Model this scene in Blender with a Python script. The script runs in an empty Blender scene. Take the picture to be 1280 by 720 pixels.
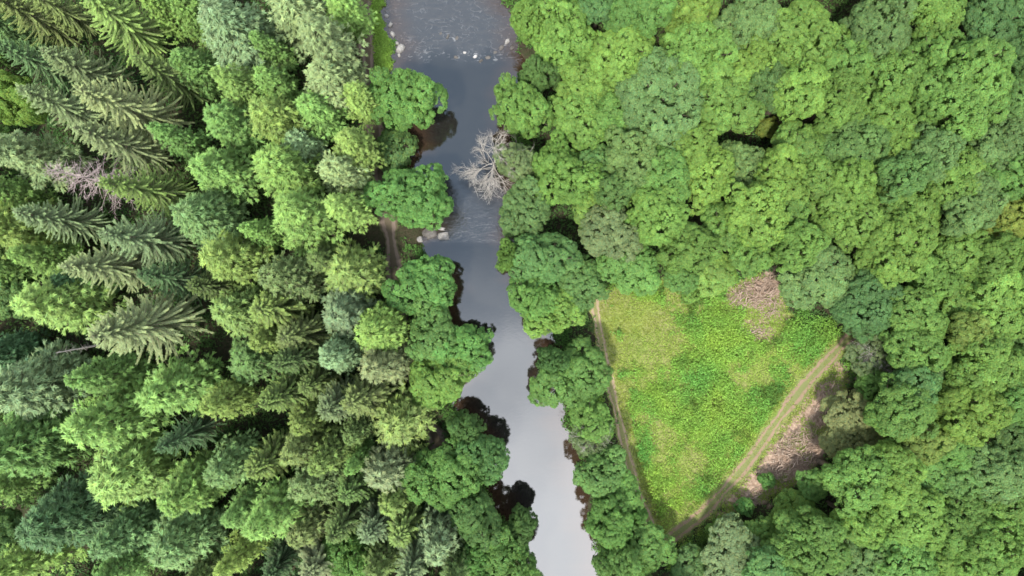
import bpy, math, random
import numpy as np
from mathutils import Vector

# ------------------------------------------------------------------ basics
CAM_H, F = 100.0, 865.0          # drone height above the meadow, focal length in photo pixels
scene = bpy.context.scene
col = scene.collection
rng = np.random.default_rng(7)
random.seed(7)

def at(px, py, z=0.0):
    k = (CAM_H - z) / F
    return ((px - 640.0) * k, (360.0 - py) * k)

def unit(a):
    return a / np.maximum(np.linalg.norm(a, axis=-1, keepdims=True), 1e-9)

def tag(o, label=None, cat=None, group=None, kind=None):
    if label: o['label'] = label
    if cat: o['category'] = cat
    if group: o['group'] = group
    if kind: o['kind'] = kind
    return o

def mesh_from(name, verts, faces, mats, shade=None, mat_idx=None, smooth=False):
    """verts (n,3); faces (m,k) with constant k, or a list of such arrays; shade = per-vertex tint attribute (n,3)"""
    me = bpy.data.meshes.new(name)
    if isinstance(faces, np.ndarray): faces = [faces]
    faces = [f for f in faces if len(f)]
    nl = sum(f.size for f in faces); nf = sum(len(f) for f in faces)
    me.vertices.add(len(verts)); me.vertices.foreach_set('co', np.asarray(verts, np.float32).ravel())
    me.loops.add(nl)
    me.loops.foreach_set('vertex_index', np.concatenate([f.ravel() for f in faces]).astype(np.int32))
    me.polygons.add(nf)
    tot = np.concatenate([np.full(len(f), f.shape[1]) for f in faces]).astype(np.int32)
    st = np.concatenate([[0], np.cumsum(tot)[:-1]]).astype(np.int32)
    me.polygons.foreach_set('loop_start', st)
    me.polygons.foreach_set('loop_total', tot)
    if mat_idx is not None: me.polygons.foreach_set('material_index', np.asarray(mat_idx, np.int32))
    me.polygons.foreach_set('use_smooth', np.full(nf, smooth))
    for m in (mats if isinstance(mats, (list, tuple)) else [mats]): me.materials.append(m)
    if shade is not None:
        a = me.attributes.new('tint', 'FLOAT_COLOR', 'POINT')
        c = np.ones((len(verts), 4), np.float32); c[:, :3] = shade
        a.data.foreach_set('color', c.ravel())
    me.update(calc_edges=True); me.validate()
    return me

def link(name, data, parent=None, loc=None):
    o = bpy.data.objects.new(name, data); col.objects.link(o)
    if parent: o.parent = parent
    if loc is not None: o.location = loc
    return o

class Tubes:
    """collects tapered tubes"""
    def __init__(self): self.v, self.f, self.n = [], [], 0
    def add(self, pts, radii, k=5):
        pts = np.asarray(pts, float); m = len(pts)
        d = np.gradient(pts, axis=0); d = unit(d)
        ref = np.array([0.0, 0.0, 1.0]) if abs(d[0][2]) < .9 else np.array([1.0, 0.0, 0.0])
        a = unit(np.cross(d, ref)); b = np.cross(d, a)
        an = np.arange(k) * 2 * math.pi / k
        ring = pts[:, None, :] + np.asarray(radii)[:, None, None] * (np.cos(an)[None, :, None] * a[:, None, :] + np.sin(an)[None, :, None] * b[:, None, :])
        self.v.append(ring.reshape(-1, 3))
        i, j = np.meshgrid(np.arange(m - 1), np.arange(k), indexing='ij')
        q = np.stack([i * k + j, i * k + (j + 1) % k, (i + 1) * k + (j + 1) % k, (i + 1) * k + j], -1).reshape(-1, 4) + self.n
        self.f.append(q); self.n += m * k
    def mesh(self, name, mat):
        return mesh_from(name, np.concatenate(self.v), np.concatenate(self.f), mat, smooth=True)

def leaves(c, nrm, along, ln, wd, tint, fold=0.25):
    """rhombic leaf sprays, slightly folded. c (n,3) centres, along = long axis"""
    n = len(c)
    t = unit(along - (along * nrm).sum(-1, keepdims=True) * nrm)
    b = np.cross(nrm, t)
    ln = ln[:, None]; wd = wd[:, None]
    up = nrm * wd * fold
    v = np.stack([c - t * ln, c - b * wd + up + t * ln * .1, c + t * ln - up * .6, c + b * wd + up + t * ln * .1], 1).reshape(-1, 3)
    f = np.arange(n * 4).reshape(-1, 4)
    return v, f, np.repeat(tint, 4, axis=0)

# ------------------------------------------------------------------ materials
def new_mat(name):
    m = bpy.data.materials.new(name); m.use_nodes = True
    nt = m.node_tree; nt.nodes.clear()
    return m, nt, nt.nodes.new('ShaderNodeOutputMaterial')

def N(nt, typ, **kw):
    n = nt.nodes.new(typ)
    for k, v in kw.items():
        if k in n.inputs: n.inputs[k].default_value = v
        else: setattr(n, k, v)
    return n

def mixc(nt, a, b, fac, blend='MIX'):
    n = nt.nodes.new('ShaderNodeMix'); n.data_type = 'RGBA'; n.blend_type = blend
    for sock, val in ((n.inputs[6], a), (n.inputs[7], b), (n.inputs[0], fac)):
        if hasattr(val, 'links'): nt.links.new(val, sock)
        elif not hasattr(val, '__len__'): sock.default_value = val
        else: sock.default_value = tuple(val) + (1,)
    return n.outputs[2]

def leaf_material(name, use_object=True, colour=(.1, .2, .04), transl=0.35, rough=.5, spec=.3):
    m, nt, out = new_mat(name)
    at_ = N(nt, 'ShaderNodeAttribute', attribute_name='tint')
    if use_object:
        oi = N(nt, 'ShaderNodeObjectInfo'); c0 = oi.outputs['Color']
    else: c0 = colour
    c = mixc(nt, c0, at_.outputs['Color'], 1.0, 'MULTIPLY')
    p = N(nt, 'ShaderNodeBsdfPrincipled'); p.inputs['Roughness'].default_value = rough
    p.inputs['Specular IOR Level'].default_value = spec
    nt.links.new(c, p.inputs['Base Color'])
    tr = N(nt, 'ShaderNodeBsdfTranslucent')
    c2 = mixc(nt, c, (1.15, 1.0, .55), 1.0, 'MULTIPLY')
    nt.links.new(c2, tr.inputs['Color'])
    mx = N(nt, 'ShaderNodeMixShader'); mx.inputs[0].default_value = transl
    nt.links.new(p.outputs[0], mx.inputs[1]); nt.links.new(tr.outputs[0], mx.inputs[2])
    nt.links.new(mx.outputs[0], out.inputs[0])
    return m

def noise_material(name, c1, c2, scale=3.0, rough=.9, bump=.3, c3=None):
    m, nt, out = new_mat(name)
    tc = N(nt, 'ShaderNodeTexCoord')
    n1 = N(nt, 'ShaderNodeTexNoise', Scale=scale, Detail=8.0, Roughness=.65)
    nt.links.new(tc.outputs['Object'], n1.inputs['Vector'])
    r = N(nt, 'ShaderNodeMapRange'); r.inputs[1].default_value = .35; r.inputs[2].default_value = .65
    nt.links.new(n1.outputs[0], r.inputs[0])
    c = mixc(nt, c1, c2, r.outputs[0])
    if c3:
        n2 = N(nt, 'ShaderNodeTexNoise', Scale=scale * 4.3, Detail=6.0)
        nt.links.new(tc.outputs['Object'], n2.inputs['Vector'])
        r2 = N(nt, 'ShaderNodeMapRange'); r2.inputs[1].default_value = .5; r2.inputs[2].default_value = .68
        nt.links.new(n2.outputs[0], r2.inputs[0])
        c = mixc(nt, c, c3, r2.outputs[0])
    p = N(nt, 'ShaderNodeBsdfPrincipled'); p.inputs['Roughness'].default_value = rough
    p.inputs['Specular IOR Level'].default_value = .2
    nt.links.new(c, p.inputs['Base Color'])
    bp = N(nt, 'ShaderNodeBump', Strength=bump, Distance=.2)
    nt.links.new(n1.outputs[0], bp.inputs['Height']); nt.links.new(bp.outputs[0], p.inputs['Normal'])
    nt.links.new(p.outputs[0], out.inputs[0])
    return m

M = {}
M['broad'] = leaf_material('broadleaf_foliage', transl=.38, rough=.55, spec=.25)
M['needle'] = leaf_material('conifer_needles', transl=.2, rough=.5, spec=.3)
M['grass'] = leaf_material('grass_blades', use_object=False, colour=(.235, .335, .062), transl=.35, rough=.6, spec=.2)
M['under'] = leaf_material('undergrowth_leaves', use_object=False, colour=(.068, .14, .034), transl=.3, rough=.6, spec=.2)
M['bark'] = noise_material('bark', (.07, .055, .04), (.14, .115, .085), 4, bump=.6)
M['branch'] = noise_material('conifer_branch', (.17, .14, .095), (.26, .22, .15), 3, bump=.2)
M['dead'] = noise_material('dead_wood', (.26, .235, .205), (.43, .395, .345), 3, bump=.3)
M['deadpink'] = noise_material('dead_conifer_wood', (.26, .20, .185), (.42, .35, .33), 3, bump=.3)
M['rock'] = noise_material('river_rock', (.19, .18, .17), (.36, .345, .33), 1.6, rough=.8, bump=.7, c3=(.12, .12, .10))
M['palerock'] = noise_material('pale_rock', (.36, .34, .33), (.52, .50, .48), 2.5, rough=.8, bump=.4)
M['wetrock'] = noise_material('wet_rock', (.06, .055, .05), (.13, .12, .11), 1.8, rough=.45, bump=.7)
M['slash'] = noise_material('cut_branches', (.27, .185, .13), (.50, .40, .32), 2.2, bump=.3, c3=(.15, .10, .07))
M['soil'] = noise_material('bare_soil', (.12, .08, .055), (.22, .155, .11), 1.1, bump=.6, c3=(.30, .24, .185))

# ------------------------------------------------------------------ river lines and terrain
LB = [(-400, 470), (-60, 478), (0, 482), (45, 492), (75, 498), (100, 502), (130, 508), (190, 514), (250, 528), (290, 531), (310, 532), (340, 552),
      (400, 562), (430, 572), (500, 574), (540, 590), (600, 610), (640, 628), (700, 655), (760, 668), (1100, 700)]
RB = [(-400, 600), (-60, 612), (0, 622), (30, 643), (75, 648), (110, 643), (150, 634), (200, 646), (250, 646), (300, 640), (330, 645),
      (380, 672), (420, 690), (440, 692), (470, 690), (520, 700), (560, 716), (620, 724), (680, 736), (720, 748), (780, 762), (1100, 800)]
WZ = -0.8
def _line(pts):
    w = np.array([at(x, y, WZ) for y, x in pts])[::-1]
    return w[:, 1], w[:, 0]
_ly, _lx = _line(LB); _ry, _rx = _line(RB)
def wob(y, s): return .45 * np.sin(y * .9 + s) + .3 * np.sin(y * 2.1 + 2 * s) + .18 * np.sin(y * 4.7 + s * 3)
def xl(y): return np.interp(y, _ly, _lx) + wob(y, 1.3)
def xr(y): return np.interp(y, _ry, _rx) + wob(y, 4.1)
def river_d(x, y): return np.minimum(x - xl(y), xr(y) - x)       # > 0 inside the river
def sstep(a, b, t):
    t = np.clip((t - a) / (b - a), 0, 1); return t * t * (3 - 2 * t)
def ground_z(x, y):
    x = np.asarray(x, float); y = np.asarray(y, float)
    base = .16 * np.sin(x * .21 + 1) * np.cos(y * .17) + .09 * np.sin(x * .53 + y * .4) + .04 * np.sin(x * 1.3 - y * 1.1)
    far = np.maximum(0, np.maximum(np.abs(x) - 110, np.abs(y) - 90))
    base = base + np.minimum(far * .03, 18) * (np.abs(x) > 30)
    k = sstep(-1.6, 1.3, river_d(x, y))
    return base * (1 - k) + (-1.75) * k

def seg_dist(x, y, pts):
    P = np.array(pts); best = np.full(np.shape(x), 1e9)
    for a, b in zip(P[:-1], P[1:]):
        d = b - a; L = (d ** 2).sum()
        t = np.clip(((x - a[0]) * d[0] + (y - a[1]) * d[1]) / L, 0, 1)
        best = np.minimum(best, np.hypot(x - a[0] - t * d[0], y - a[1] - t * d[1]))
    return best
def inside(x, y, poly):
    P = np.array(poly); r = np.zeros(np.shape(x), bool)
    for (x1, y1), (x2, y2) in zip(P, np.roll(P, -1, 0)):
        c = ((y1 > y) != (y2 > y)) & (x < (x2 - x1) * (y - y1) / (y2 - y1 + 1e-12) + x1)
        r ^= c
    return r
W = lambda pts, z=0: [at(x, y, z) for x, y in pts]
MEADOW = W([(738, 372), (790, 350), (860, 350), (905, 362), (960, 372), (985, 395), (1005, 415), (1052, 420), (1058, 440), (1010, 505), (935, 595),
            (875, 655), (835, 690), (812, 655), (778, 545), (748, 440)])
TRACK_R = W([(1085, 405), (1058, 425), (1037, 447), (1002, 485), (975, 520), (945, 565), (912, 605), (880, 640), (850, 664), (829, 680), (820, 704)])
TRACK_L = W([(738, 350), (744, 385), (751, 425), (762, 480), (775, 530), (786, 580), (801, 625), (813, 655), (826, 690)])
TRACK_B = W([(452, -80), (456, 0), (459, 60), (464, 120), (472, 190), (483, 260), (490, 310), (496, 380), (510, 450), (530, 520), (552, 560), (575, 640), (600, 700), (620, 780)])
SOIL = [W([(1045, 445), (1062, 470), (1050, 520), (1030, 560), (1025, 590), (985, 610), (930, 640), (895, 650), (905, 625), (945, 585), (985, 530), (1015, 490)]),
        W([(905, 362), (945, 340), (975, 345), (985, 385), (975, 420), (945, 428), (925, 405), (930, 388)])]
STRIP = W([(462, -60), (478, -60), (490, 40), (492, 85), (470, 90), (466, 40)])
SLAB = W([(505, 283), (562, 283), (566, 303), (505, 308)])

def soil_mask(x, y):
    return inside(x, y, SOIL[0]) | inside(x, y, SOIL[1])

# terrain sheet
def axis(lo, hi, step, far):
    fine = np.arange(lo, hi + .01, step); out = []; d = step; p = hi
    while p < far: d *= 1.35; p += d; out.append(p)
    out = np.array(out); return np.concatenate([-(out[::-1]) + (lo + hi), fine, out])
gx = axis(-84, 84, .6, 2600); gy = axis(-56, 56, .6, 2600)
GX, GY = np.meshgrid(gx, gy, indexing='xy')
GZ = ground_z(GX, GY)
nx, ny = len(gx), len(gy)
i, j = np.meshgrid(np.arange(ny - 1), np.arange(nx - 1), indexing='ij')
gf = np.stack([i * nx + j, i * nx + j + 1, (i + 1) * nx + j + 1, (i + 1) * nx + j], -1).reshape(-1, 4)
fx, fy = GX.ravel(), GY.ravel()
jx, jy = fx + rng.normal(0, .5, fx.shape), fy + rng.normal(0, .5, fx.shape)
msk = np.zeros((len(fx), 3), np.float32)                       # r meadow, g bare soil, b riverbed and bank
msk[:, 0] = inside(jx, jy, MEADOW) | inside(jx, jy, STRIP)
msk[:, 1] = soil_mask(jx, jy)
msk[:, 2] = sstep(-1.0, .4, river_d(fx, fy))

m, nt, out = new_mat('ground')
tc = N(nt, 'ShaderNodeTexCoord')
def nz(scale, lo, hi, det=8.0):
    n = N(nt, 'ShaderNodeTexNoise', Scale=scale, Detail=det, Roughness=.6); nt.links.new(tc.outputs['Object'], n.inputs['Vector'])
    r = N(nt, 'ShaderNodeMapRange'); r.inputs[1].default_value = lo; r.inputs[2].default_value = hi
    nt.links.new(n.outputs[0], r.inputs[0]); return r.outputs[0], n.outputs[0]
a_, raw = nz(.35, .35, .65); b_, _ = nz(2.2, .35, .65); c_, _ = nz(.12, .4, .6)
forest = mixc(nt, (.026, .024, .014), (.035, .052, .018), a_); forest = mixc(nt, forest, (.048, .040, .024), b_)
mead = mixc(nt, (.14, .21, .04), (.20, .23, .06), a_); mead = mixc(nt, mead, (.20, .205, .075), c_)
soil = mixc(nt, (.22, .15, .105), (.40, .295, .22), b_)
bed = mixc(nt, (.05, .036, .024), (.10, .075, .05), b_)
at_ = N(nt, 'ShaderNodeAttribute', attribute_name='tint'); sp = N(nt, 'ShaderNodeSeparateColor'); nt.links.new(at_.outputs['Color'], sp.inputs[0])
c = mixc(nt, forest, mead, sp.outputs[0]); c = mixc(nt, c, soil, sp.outputs[1]); c = mixc(nt, c, bed, sp.outputs[2])
p = N(nt, 'ShaderNodeBsdfPrincipled'); p.inputs['Roughness'].default_value = .95; p.inputs['Specular IOR Level'].default_value = .15
nt.links.new(c, p.inputs['Base Color'])
bp = N(nt, 'ShaderNodeBump', Strength=.6, Distance=.3); nt.links.new(b_, bp.inputs['Height']); nt.links.new(bp.outputs[0], p.inputs['Normal'])
nt.links.new(p.outputs[0], out.inputs[0]); M['ground'] = m
g = link('ground', mesh_from('ground', np.stack([fx, fy, GZ.ravel()], -1), gf, M['ground'], msk, smooth=True)); tag(g, kind='structure')

# river surface: three levels stepping down over two low sills
def level(y): return -.35 - .05 * sstep(33.6, 32.4, y) - .004 * sstep(6.95, 6.35, y)
wy = np.concatenate([np.arange(-160, -60, 4.), np.arange(-60, 60, .22), np.arange(60, 160, 4.)])
ws = np.linspace(0, 1, 60)
WX = (xl(wy) - 1.6)[:, None] * (1 - ws) + (xr(wy) + 1.6)[:, None] * ws
WYY = np.repeat(wy[:, None], 60, 1)
LV = level(WYY + .3 * np.sin(WX * 1.7) + .15 * np.sin(WX * 4.1))
ii, jj = np.meshgrid(np.arange(len(wy) - 1), np.arange(59), indexing='ij')
wf = np.stack([ii * 60 + jj, ii * 60 + jj + 1, (ii + 1) * 60 + jj + 1, (ii + 1) * 60 + jj], -1).reshape(-1, 4)
WN = WYY + .7 * np.sin(WX * .9 + 1) + .45 * np.sin(WX * 2.3) + .25 * np.sin(WX * 5.1 + WYY)
rif = np.clip(sstep(32.2, 35.0, WN) * 1.0 + sstep(6.4, 6.85, WYY) * sstep(17.5, 12.5, WYY) * .55, 0, 1)
edge = sstep(4.5, 0, np.minimum(WX - xl(WYY), xr(WYY) - WX))  # shore band: brown of the tree reflections put into the water colour
sill = np.exp(-((WYY - 33.6) / .9) ** 2) + .12 * np.exp(-((WYY - 6.7) / .3) ** 2)
for a_, b_ in (((541, 41), (572, 50)), ((622, 51), (648, 61)), ((578, 64), (604, 78)), ((630, 66), (616, 76))):
    sill = np.maximum(sill, 1.6 * np.exp(-(seg_dist(WX, WYY, [at(*a_, -.4), at(*b_, -.4)]) / .3) ** 2))
m, nt, out = new_mat('river_water')
tc = N(nt, 'ShaderNodeTexCoord')
at_ = N(nt, 'ShaderNodeAttribute', attribute_name='tint'); sp = N(nt, 'ShaderNodeSeparateColor'); nt.links.new(at_.outputs['Color'], sp.inputs[0])
mp = N(nt, 'ShaderNodeMapping'); mp.inputs['Scale'].default_value = (.6, 1.0, 1); nt.links.new(tc.outputs['Object'], mp.inputs['Vector'])
n1 = N(nt, 'ShaderNodeTexNoise', Scale=1.9, Detail=5.0, Roughness=.6, Distortion=1.2); nt.links.new(mp.outputs[0], n1.inputs['Vector'])
n2 = N(nt, 'ShaderNodeTexNoise', Scale=.8, Detail=3.0); nt.links.new(mp.outputs[0], n2.inputs['Vector'])
ma = N(nt, 'ShaderNodeMath', operation='MULTIPLY_ADD'); nt.links.new(sp.outputs[0], ma.inputs[0]); ma.inputs[1].default_value = .24; ma.inputs[2].default_value = .014
bp = N(nt, 'ShaderNodeBump', Distance=.3); nt.links.new(ma.outputs[0], bp.inputs['Strength']); nt.links.new(n1.outputs[0], bp.inputs['Height'])
fo = N(nt, 'ShaderNodeMapRange'); fo.inputs[1].default_value = .56; fo.inputs[2].default_value = .78; nt.links.new(n1.outputs[0], fo.inputs[0])
m1 = N(nt, 'ShaderNodeMath', operation='MULTIPLY'); nt.links.new(fo.outputs[0], m1.inputs[0])
m2 = N(nt, 'ShaderNodeMath', operation='MULTIPLY_ADD'); nt.links.new(sp.outputs[1], m2.inputs[0]); m2.inputs[1].default_value = .32
m3 = N(nt, 'ShaderNodeMath', operation='MULTIPLY'); nt.links.new(sp.outputs[0], m3.inputs[0]); m3.inputs[1].default_value = .16
nt.links.new(m3.outputs[0], m2.inputs[2]); nt.links.new(m2.outputs[0], m1.inputs[1]); m1.use_clamp = True
r2 = N(nt, 'ShaderNodeMapRange'); r2.inputs[1].default_value = .3; r2.inputs[2].default_value = .7; nt.links.new(n2.outputs[0], r2.inputs[0])
c = mixc(nt, (.011, .0105, .0095), (.014, .0135, .012), r2.outputs[0]); c = mixc(nt, c, (.024, .024, .024), sp.outputs[0]); c = mixc(nt, c, (.034, .021, .013), sp.outputs[2]); c = mixc(nt, c, (.42, .42, .42), m1.outputs[0])
p = N(nt, 'ShaderNodeBsdfPrincipled'); p.inputs['IOR'].default_value = 1.9; p.inputs['Roughness'].default_value = .02
rr = N(nt, 'ShaderNodeMath', operation='MULTIPLY_ADD'); nt.links.new(sp.outputs[0], rr.inputs[0]); rr.inputs[1].default_value = .1; rr.inputs[2].default_value = .03
nt.links.new(rr.outputs[0], p.inputs['Roughness'])
nt.links.new(c, p.inputs['Base Color']); nt.links.new(bp.outputs[0], p.inputs['Normal']); nt.links.new(p.outputs[0], out.inputs[0])
wat = link('river', mesh_from('river', np.stack([WX.ravel(), WYY.ravel(), LV.ravel()], -1), wf, m, np.stack([rif.ravel(), np.clip(sill, 0, 2).ravel(), edge.ravel()], -1), smooth=True))
tag(wat, kind='structure')

# ------------------------------------------------------------------ dirt tracks
def resample(pts, step=.5):
    P = np.array(pts); d = np.concatenate([[0], np.cumsum(np.hypot(*np.diff(P, axis=0).T))])
    s = np.arange(0, d[-1], step)
    q = np.stack([np.interp(s, d, P[:, 0]), np.interp(s, d, P[:, 1])], -1)
    for _ in range(12): q[1:-1] = (q[:-2] + 2 * q[1:-1] + q[2:]) / 4
    return q
def ribbon(name, pts, width, mat, lift):
    q = resample(pts); t = unit(np.gradient(q, axis=0)); nrm = np.stack([-t[:, 1], t[:, 0]], -1)
    n = len(q); u = np.linspace(-1, 1, 13)
    wl = width / 2 * (1 + .32 * np.sin(np.arange(n) * .37) * np.sin(np.arange(n) * .11 + 1) + rng.normal(0, .09, n))
    V = q[:, None, :] + nrm[:, None, :] * (u[None, :, None] * wl[:, None, None])
    Z = ground_z(V[..., 0], V[..., 1]) + lift - .05 * (np.exp(-((np.abs(u) - .52) / .2) ** 2))[None, :]
    Z = np.where(np.abs(u)[None, :] > .98, Z - .05, Z)
    vv = np.concatenate([V, Z[..., None]], -1).reshape(-1, 3)
    a, b = np.meshgrid(np.arange(n - 1), np.arange(12), indexing='ij')
    f = np.stack([a * 13 + b, a * 13 + b + 1, (a + 1) * 13 + b + 1, (a + 1) * 13 + b], -1).reshape(-1, 4)
    ut = np.zeros((n, 13, 3)); ut[..., 0] = np.exp(-((np.abs(u) - .52) / .24) ** 2)[None, :]; ut[..., 1] = np.clip((np.abs(u) - .7) / .3, 0, 1)[None, :]
    o = link(name, mesh_from(name, vv, f, mat, ut.reshape(-1, 3), smooth=True)); tag(o, kind='structure'); return o
def track_material(name, rut, mid, edge_c):
    m, nt, out = new_mat(name)
    tc = N(nt, 'ShaderNodeTexCoord'); at_ = N(nt, 'ShaderNodeAttribute', attribute_name='tint'); sp = N(nt, 'ShaderNodeSeparateColor'); nt.links.new(at_.outputs['Color'], sp.inputs[0])
    n = N(nt, 'ShaderNodeTexNoise', Scale=1.6, Detail=8.0, Roughness=.7); nt.links.new(tc.outputs['Object'], n.inputs['Vector'])
    ad = N(nt, 'ShaderNodeMath', operation='ADD'); nt.links.new(sp.outputs[0], ad.inputs[0]); nt.links.new(n.outputs[0], ad.inputs[1])
    r = N(nt, 'ShaderNodeMapRange'); r.inputs[1].default_value = .85; r.inputs[2].default_value = 1.2; nt.links.new(ad.outputs[0], r.inputs[0])
    c = mixc(nt, mid, rut, r.outputs[0])
    r2 = N(nt, 'ShaderNodeMath', operation='MULTIPLY'); nt.links.new(sp.outputs[1], r2.inputs[0]); nt.links.new(n.outputs[0], r2.inputs[1])
    r3 = N(nt, 'ShaderNodeMapRange'); r3.inputs[1].default_value = .2; r3.inputs[2].default_value = .45; nt.links.new(r2.outputs[0], r3.inputs[0])
    c = mixc(nt, c, edge_c, r3.outputs[0])
    n4 = N(nt, 'ShaderNodeTexNoise', Scale=9.0, Detail=5.0); nt.links.new(tc.outputs['Object'], n4.inputs['Vector'])
    c = mixc(nt, c, (.55, .55, .55), .35, 'OVERLAY')
    p = N(nt, 'ShaderNodeBsdfPrincipled'); p.inputs['Roughness'].default_value = .95; p.inputs['Specular IOR Level'].default_value = .1
    nt.links.new(c, p.inputs['Base Color'])
    bp = N(nt, 'ShaderNodeBump', Strength=.5, Distance=.08); nt.links.new(n4.outputs[0], bp.inputs['Height']); nt.links.new(bp.outputs[0], p.inputs['Normal'])
    nt.links.new(p.outputs[0], out.inputs[0]); return m
tm = track_material('track_dirt', (.215, .155, .105), (.14, .155, .06), (.16, .20, .06))
ribbon('dirt_track', TRACK_R, 2.05, tm, .10)
ribbon('dirt_track', TRACK_L, 1.55, track_material('grassy_track_dirt', (.27, .205, .14), (.17, .17, .07), (.19, .22, .065)), .075)
ribbon('dirt_track', TRACK_B, 2.6, track_material('forest_track_dirt', (.16, .125, .10), (.09, .075, .05), (.06, .07, .03)), .09)

# ------------------------------------------------------------------ tree prototypes (meshes, shared by the copies)
def rnd_dirs(r, n): return unit(r.normal(size=(n, 3)))

def broad_proto(seed, R, H, dens=1.0, lobe=None, leaf=.64, flat=.86, wild=1.0, bare=0.0, limbs=True):
    r = np.random.default_rng(seed)
    c = flat * R; zc = H - c
    rho = lobe or float(np.clip(.29 * R, .85, 1.35))
    n = int(4.1 * (R / rho) ** 1.9) + 3
    k = np.arange(n) + .5
    zz = 1 - 1.42 * k / n
    az = k * 2.39996 + r.normal(0, .25, n)
    q = np.sqrt(np.maximum(0, 1 - zz ** 2))
    d = np.stack([q * np.cos(az), q * np.sin(az), zz], -1)
    ph = r.uniform(0, 6.28, 3)
    irr = 1 + wild * .13 * np.sin(2 * az + ph[0]) + wild * .09 * np.sin(3 * az + ph[1]) + wild * .07 * np.sin(5 * az + ph[2])
    rad = (R - rho * .75) * irr * r.uniform(.82, 1.12, n)
    LC = d * rad[:, None] * np.array([1, 1, c / R]) + np.array([0, 0, zc])
    LC[:, 2] += r.normal(0, .22 * rho, n)
    LR = rho * r.uniform(.62, 1.32, n)
    ltint = r.uniform(.86, 1.14, n)
    C, O, CR, CT = [], [], [], []
    for i in range(n):
        m = max(8, int(30 * LR[i] ** 2))
        dd = rnd_dirs(r, m)
        out = unit(d[i] + np.array([0, 0, .35]))
        dd = unit(dd + .55 * out)
        pos = LC[i] + dd * LR[i] * r.uniform(.84, 1.04, (m, 1)) * np.array([1, 1, .95])
        keep = np.ones(m, bool)
        for j in range(n):
            if j != i: keep &= (np.linalg.norm(pos - LC[j], axis=1) > LR[j] * .6)
        if bare: keep &= r.random(m) > bare
        pos, dd = pos[keep], dd[keep]; m = len(pos)
        C.append(pos); O.append(dd); CR.append(.17 + .33 * r.random(m) ** 1.5); CT.append(ltint[i] * r.uniform(.82, 1.2, m))
    C, O, CR, CT = map(np.concatenate, (C, O, CR, CT))
    nl = np.maximum(4, (r.uniform(.7, 1.3, len(C)) * 170 * dens * CR ** 2 / leaf ** 2).astype(int))
    idx = np.repeat(np.arange(len(C)), nl); L = len(idx)
    dr = unit(rnd_dirs(r, L) + .75 * O[idx] + np.array([0, 0, .2]))
    pos = C[idx] + dr * (CR[idx] * r.uniform(.55, 1.08, L))[:, None]
    nr = unit(dr * .75 + O[idx] * .35 + np.array([0, 0, .45]) + .36 * rnd_dirs(r, L))
    t = CT[idx] * r.uniform(.8, 1.2, L)
    hue = r.normal(0, .07, L)
    tint = np.stack([t * (1 + hue * 1.6), t, t * (1 - hue)], -1)
    v, f, tv = leaves(pos, nr, rnd_dirs(r, L), leaf * r.uniform(.10, .19, L), leaf * r.uniform(.07, .12, L), tint)
    # loose inner foliage that closes the view down through the crown
    K = int(110 * R * R); ci = rnd_dirs(r, K) * r.uniform(.3, 1, K)[:, None] ** .6 * np.array([R * .74, R * .74, c * .62]); ci[:, 2] = np.abs(ci[:, 2]) * .9 + zc - .3 * c
    v2, f2, tv2 = leaves(ci, unit(np.array([0, 0, 1.]) + .5 * rnd_dirs(r, K)), rnd_dirs(r, K), r.uniform(.2, .34, K) * leaf, r.uniform(.12, .2, K) * leaf, np.repeat(r.uniform(.8, 1.1, K)[:, None], 3, 1))
    f = np.concatenate([f, f2 + len(v)]); v = np.concatenate([v, v2]); tv = np.concatenate([tv, tv2])
    crown = mesh_from('crown', v, f, M['broad'], tv)
    T = Tubes()
    tr = .05 + .075 * R
    z1 = zc - .3 * c
    bend = r.normal(0, .25, 2)
    T.add([(0, 0, -.5), (bend[0] * .3, bend[1] * .3, z1 * .5), (bend[0], bend[1], z1), (bend[0] * 1.3, bend[1] * 1.3, zc + c * .45)], [tr * 1.5, tr, tr * .8, tr * .25], 8)
    for i in range(n):
        if d[i, 2] < .75 or r.random() < .4:
            s0 = np.array([bend[0], bend[1], z1 * r.uniform(.72, 1.02)])
            mid = s0 * .5 + LC[i] * .5 + np.array([0, 0, -.25 * R * .5])
            T.add([s0, mid, LC[i], LC[i] + (LC[i] - mid) * .35], [tr * .42, tr * .28, tr * .14, .02], 5)
    return crown, T

def twig_sprays(T, r, p0, d0, length, rad, depth, k=3):
    """bare branch that forks into twigs"""
    n = 5; pts = [np.array(p0)]; d = unit(np.array(d0, float))
    for s in range(n - 1):
        d = unit(d + r.normal(0, .16, 3)); pts.append(pts[-1] + d * length / (n - 1))
    T.add(pts, np.linspace(rad, rad * .35, n), k)
    if depth > 0:
        for q in range(4 + depth):
            s = r.uniform(.25, 1.0); i = min(int(s * (n - 1)), n - 2)
            b = pts[i] + (pts[i + 1] - pts[i]) * (s * (n - 1) - i)
            dd = unit(unit(pts[i + 1] - pts[i]) + .8 * rnd_dirs(r, 1)[0])
            twig_sprays(T, r, b, dd, length * r.uniform(.4, .62), rad * .5, depth - 1, k)

def dead_broad_proto(seed, R, H):
    r = np.random.default_rng(seed); T = Tubes()
    T.add([(0, 0, -.5), (.2, .1, H * .35), (.1, .3, H * .6), (.2, .2, H * .85)], [.3, .24, .18, .07], 8)
    for i in range(17):
        z = H * r.uniform(.42, .85); a = i * 2.4 + r.normal(0, .3)
        e = r.uniform(.05, .8)
        twig_sprays(T, r, (.15, .2, z), (math.cos(a), math.sin(a), e), R * r.uniform(.6, 1.0), .07, 3)
    return T.mesh('trunk', M['dead'])

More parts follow.
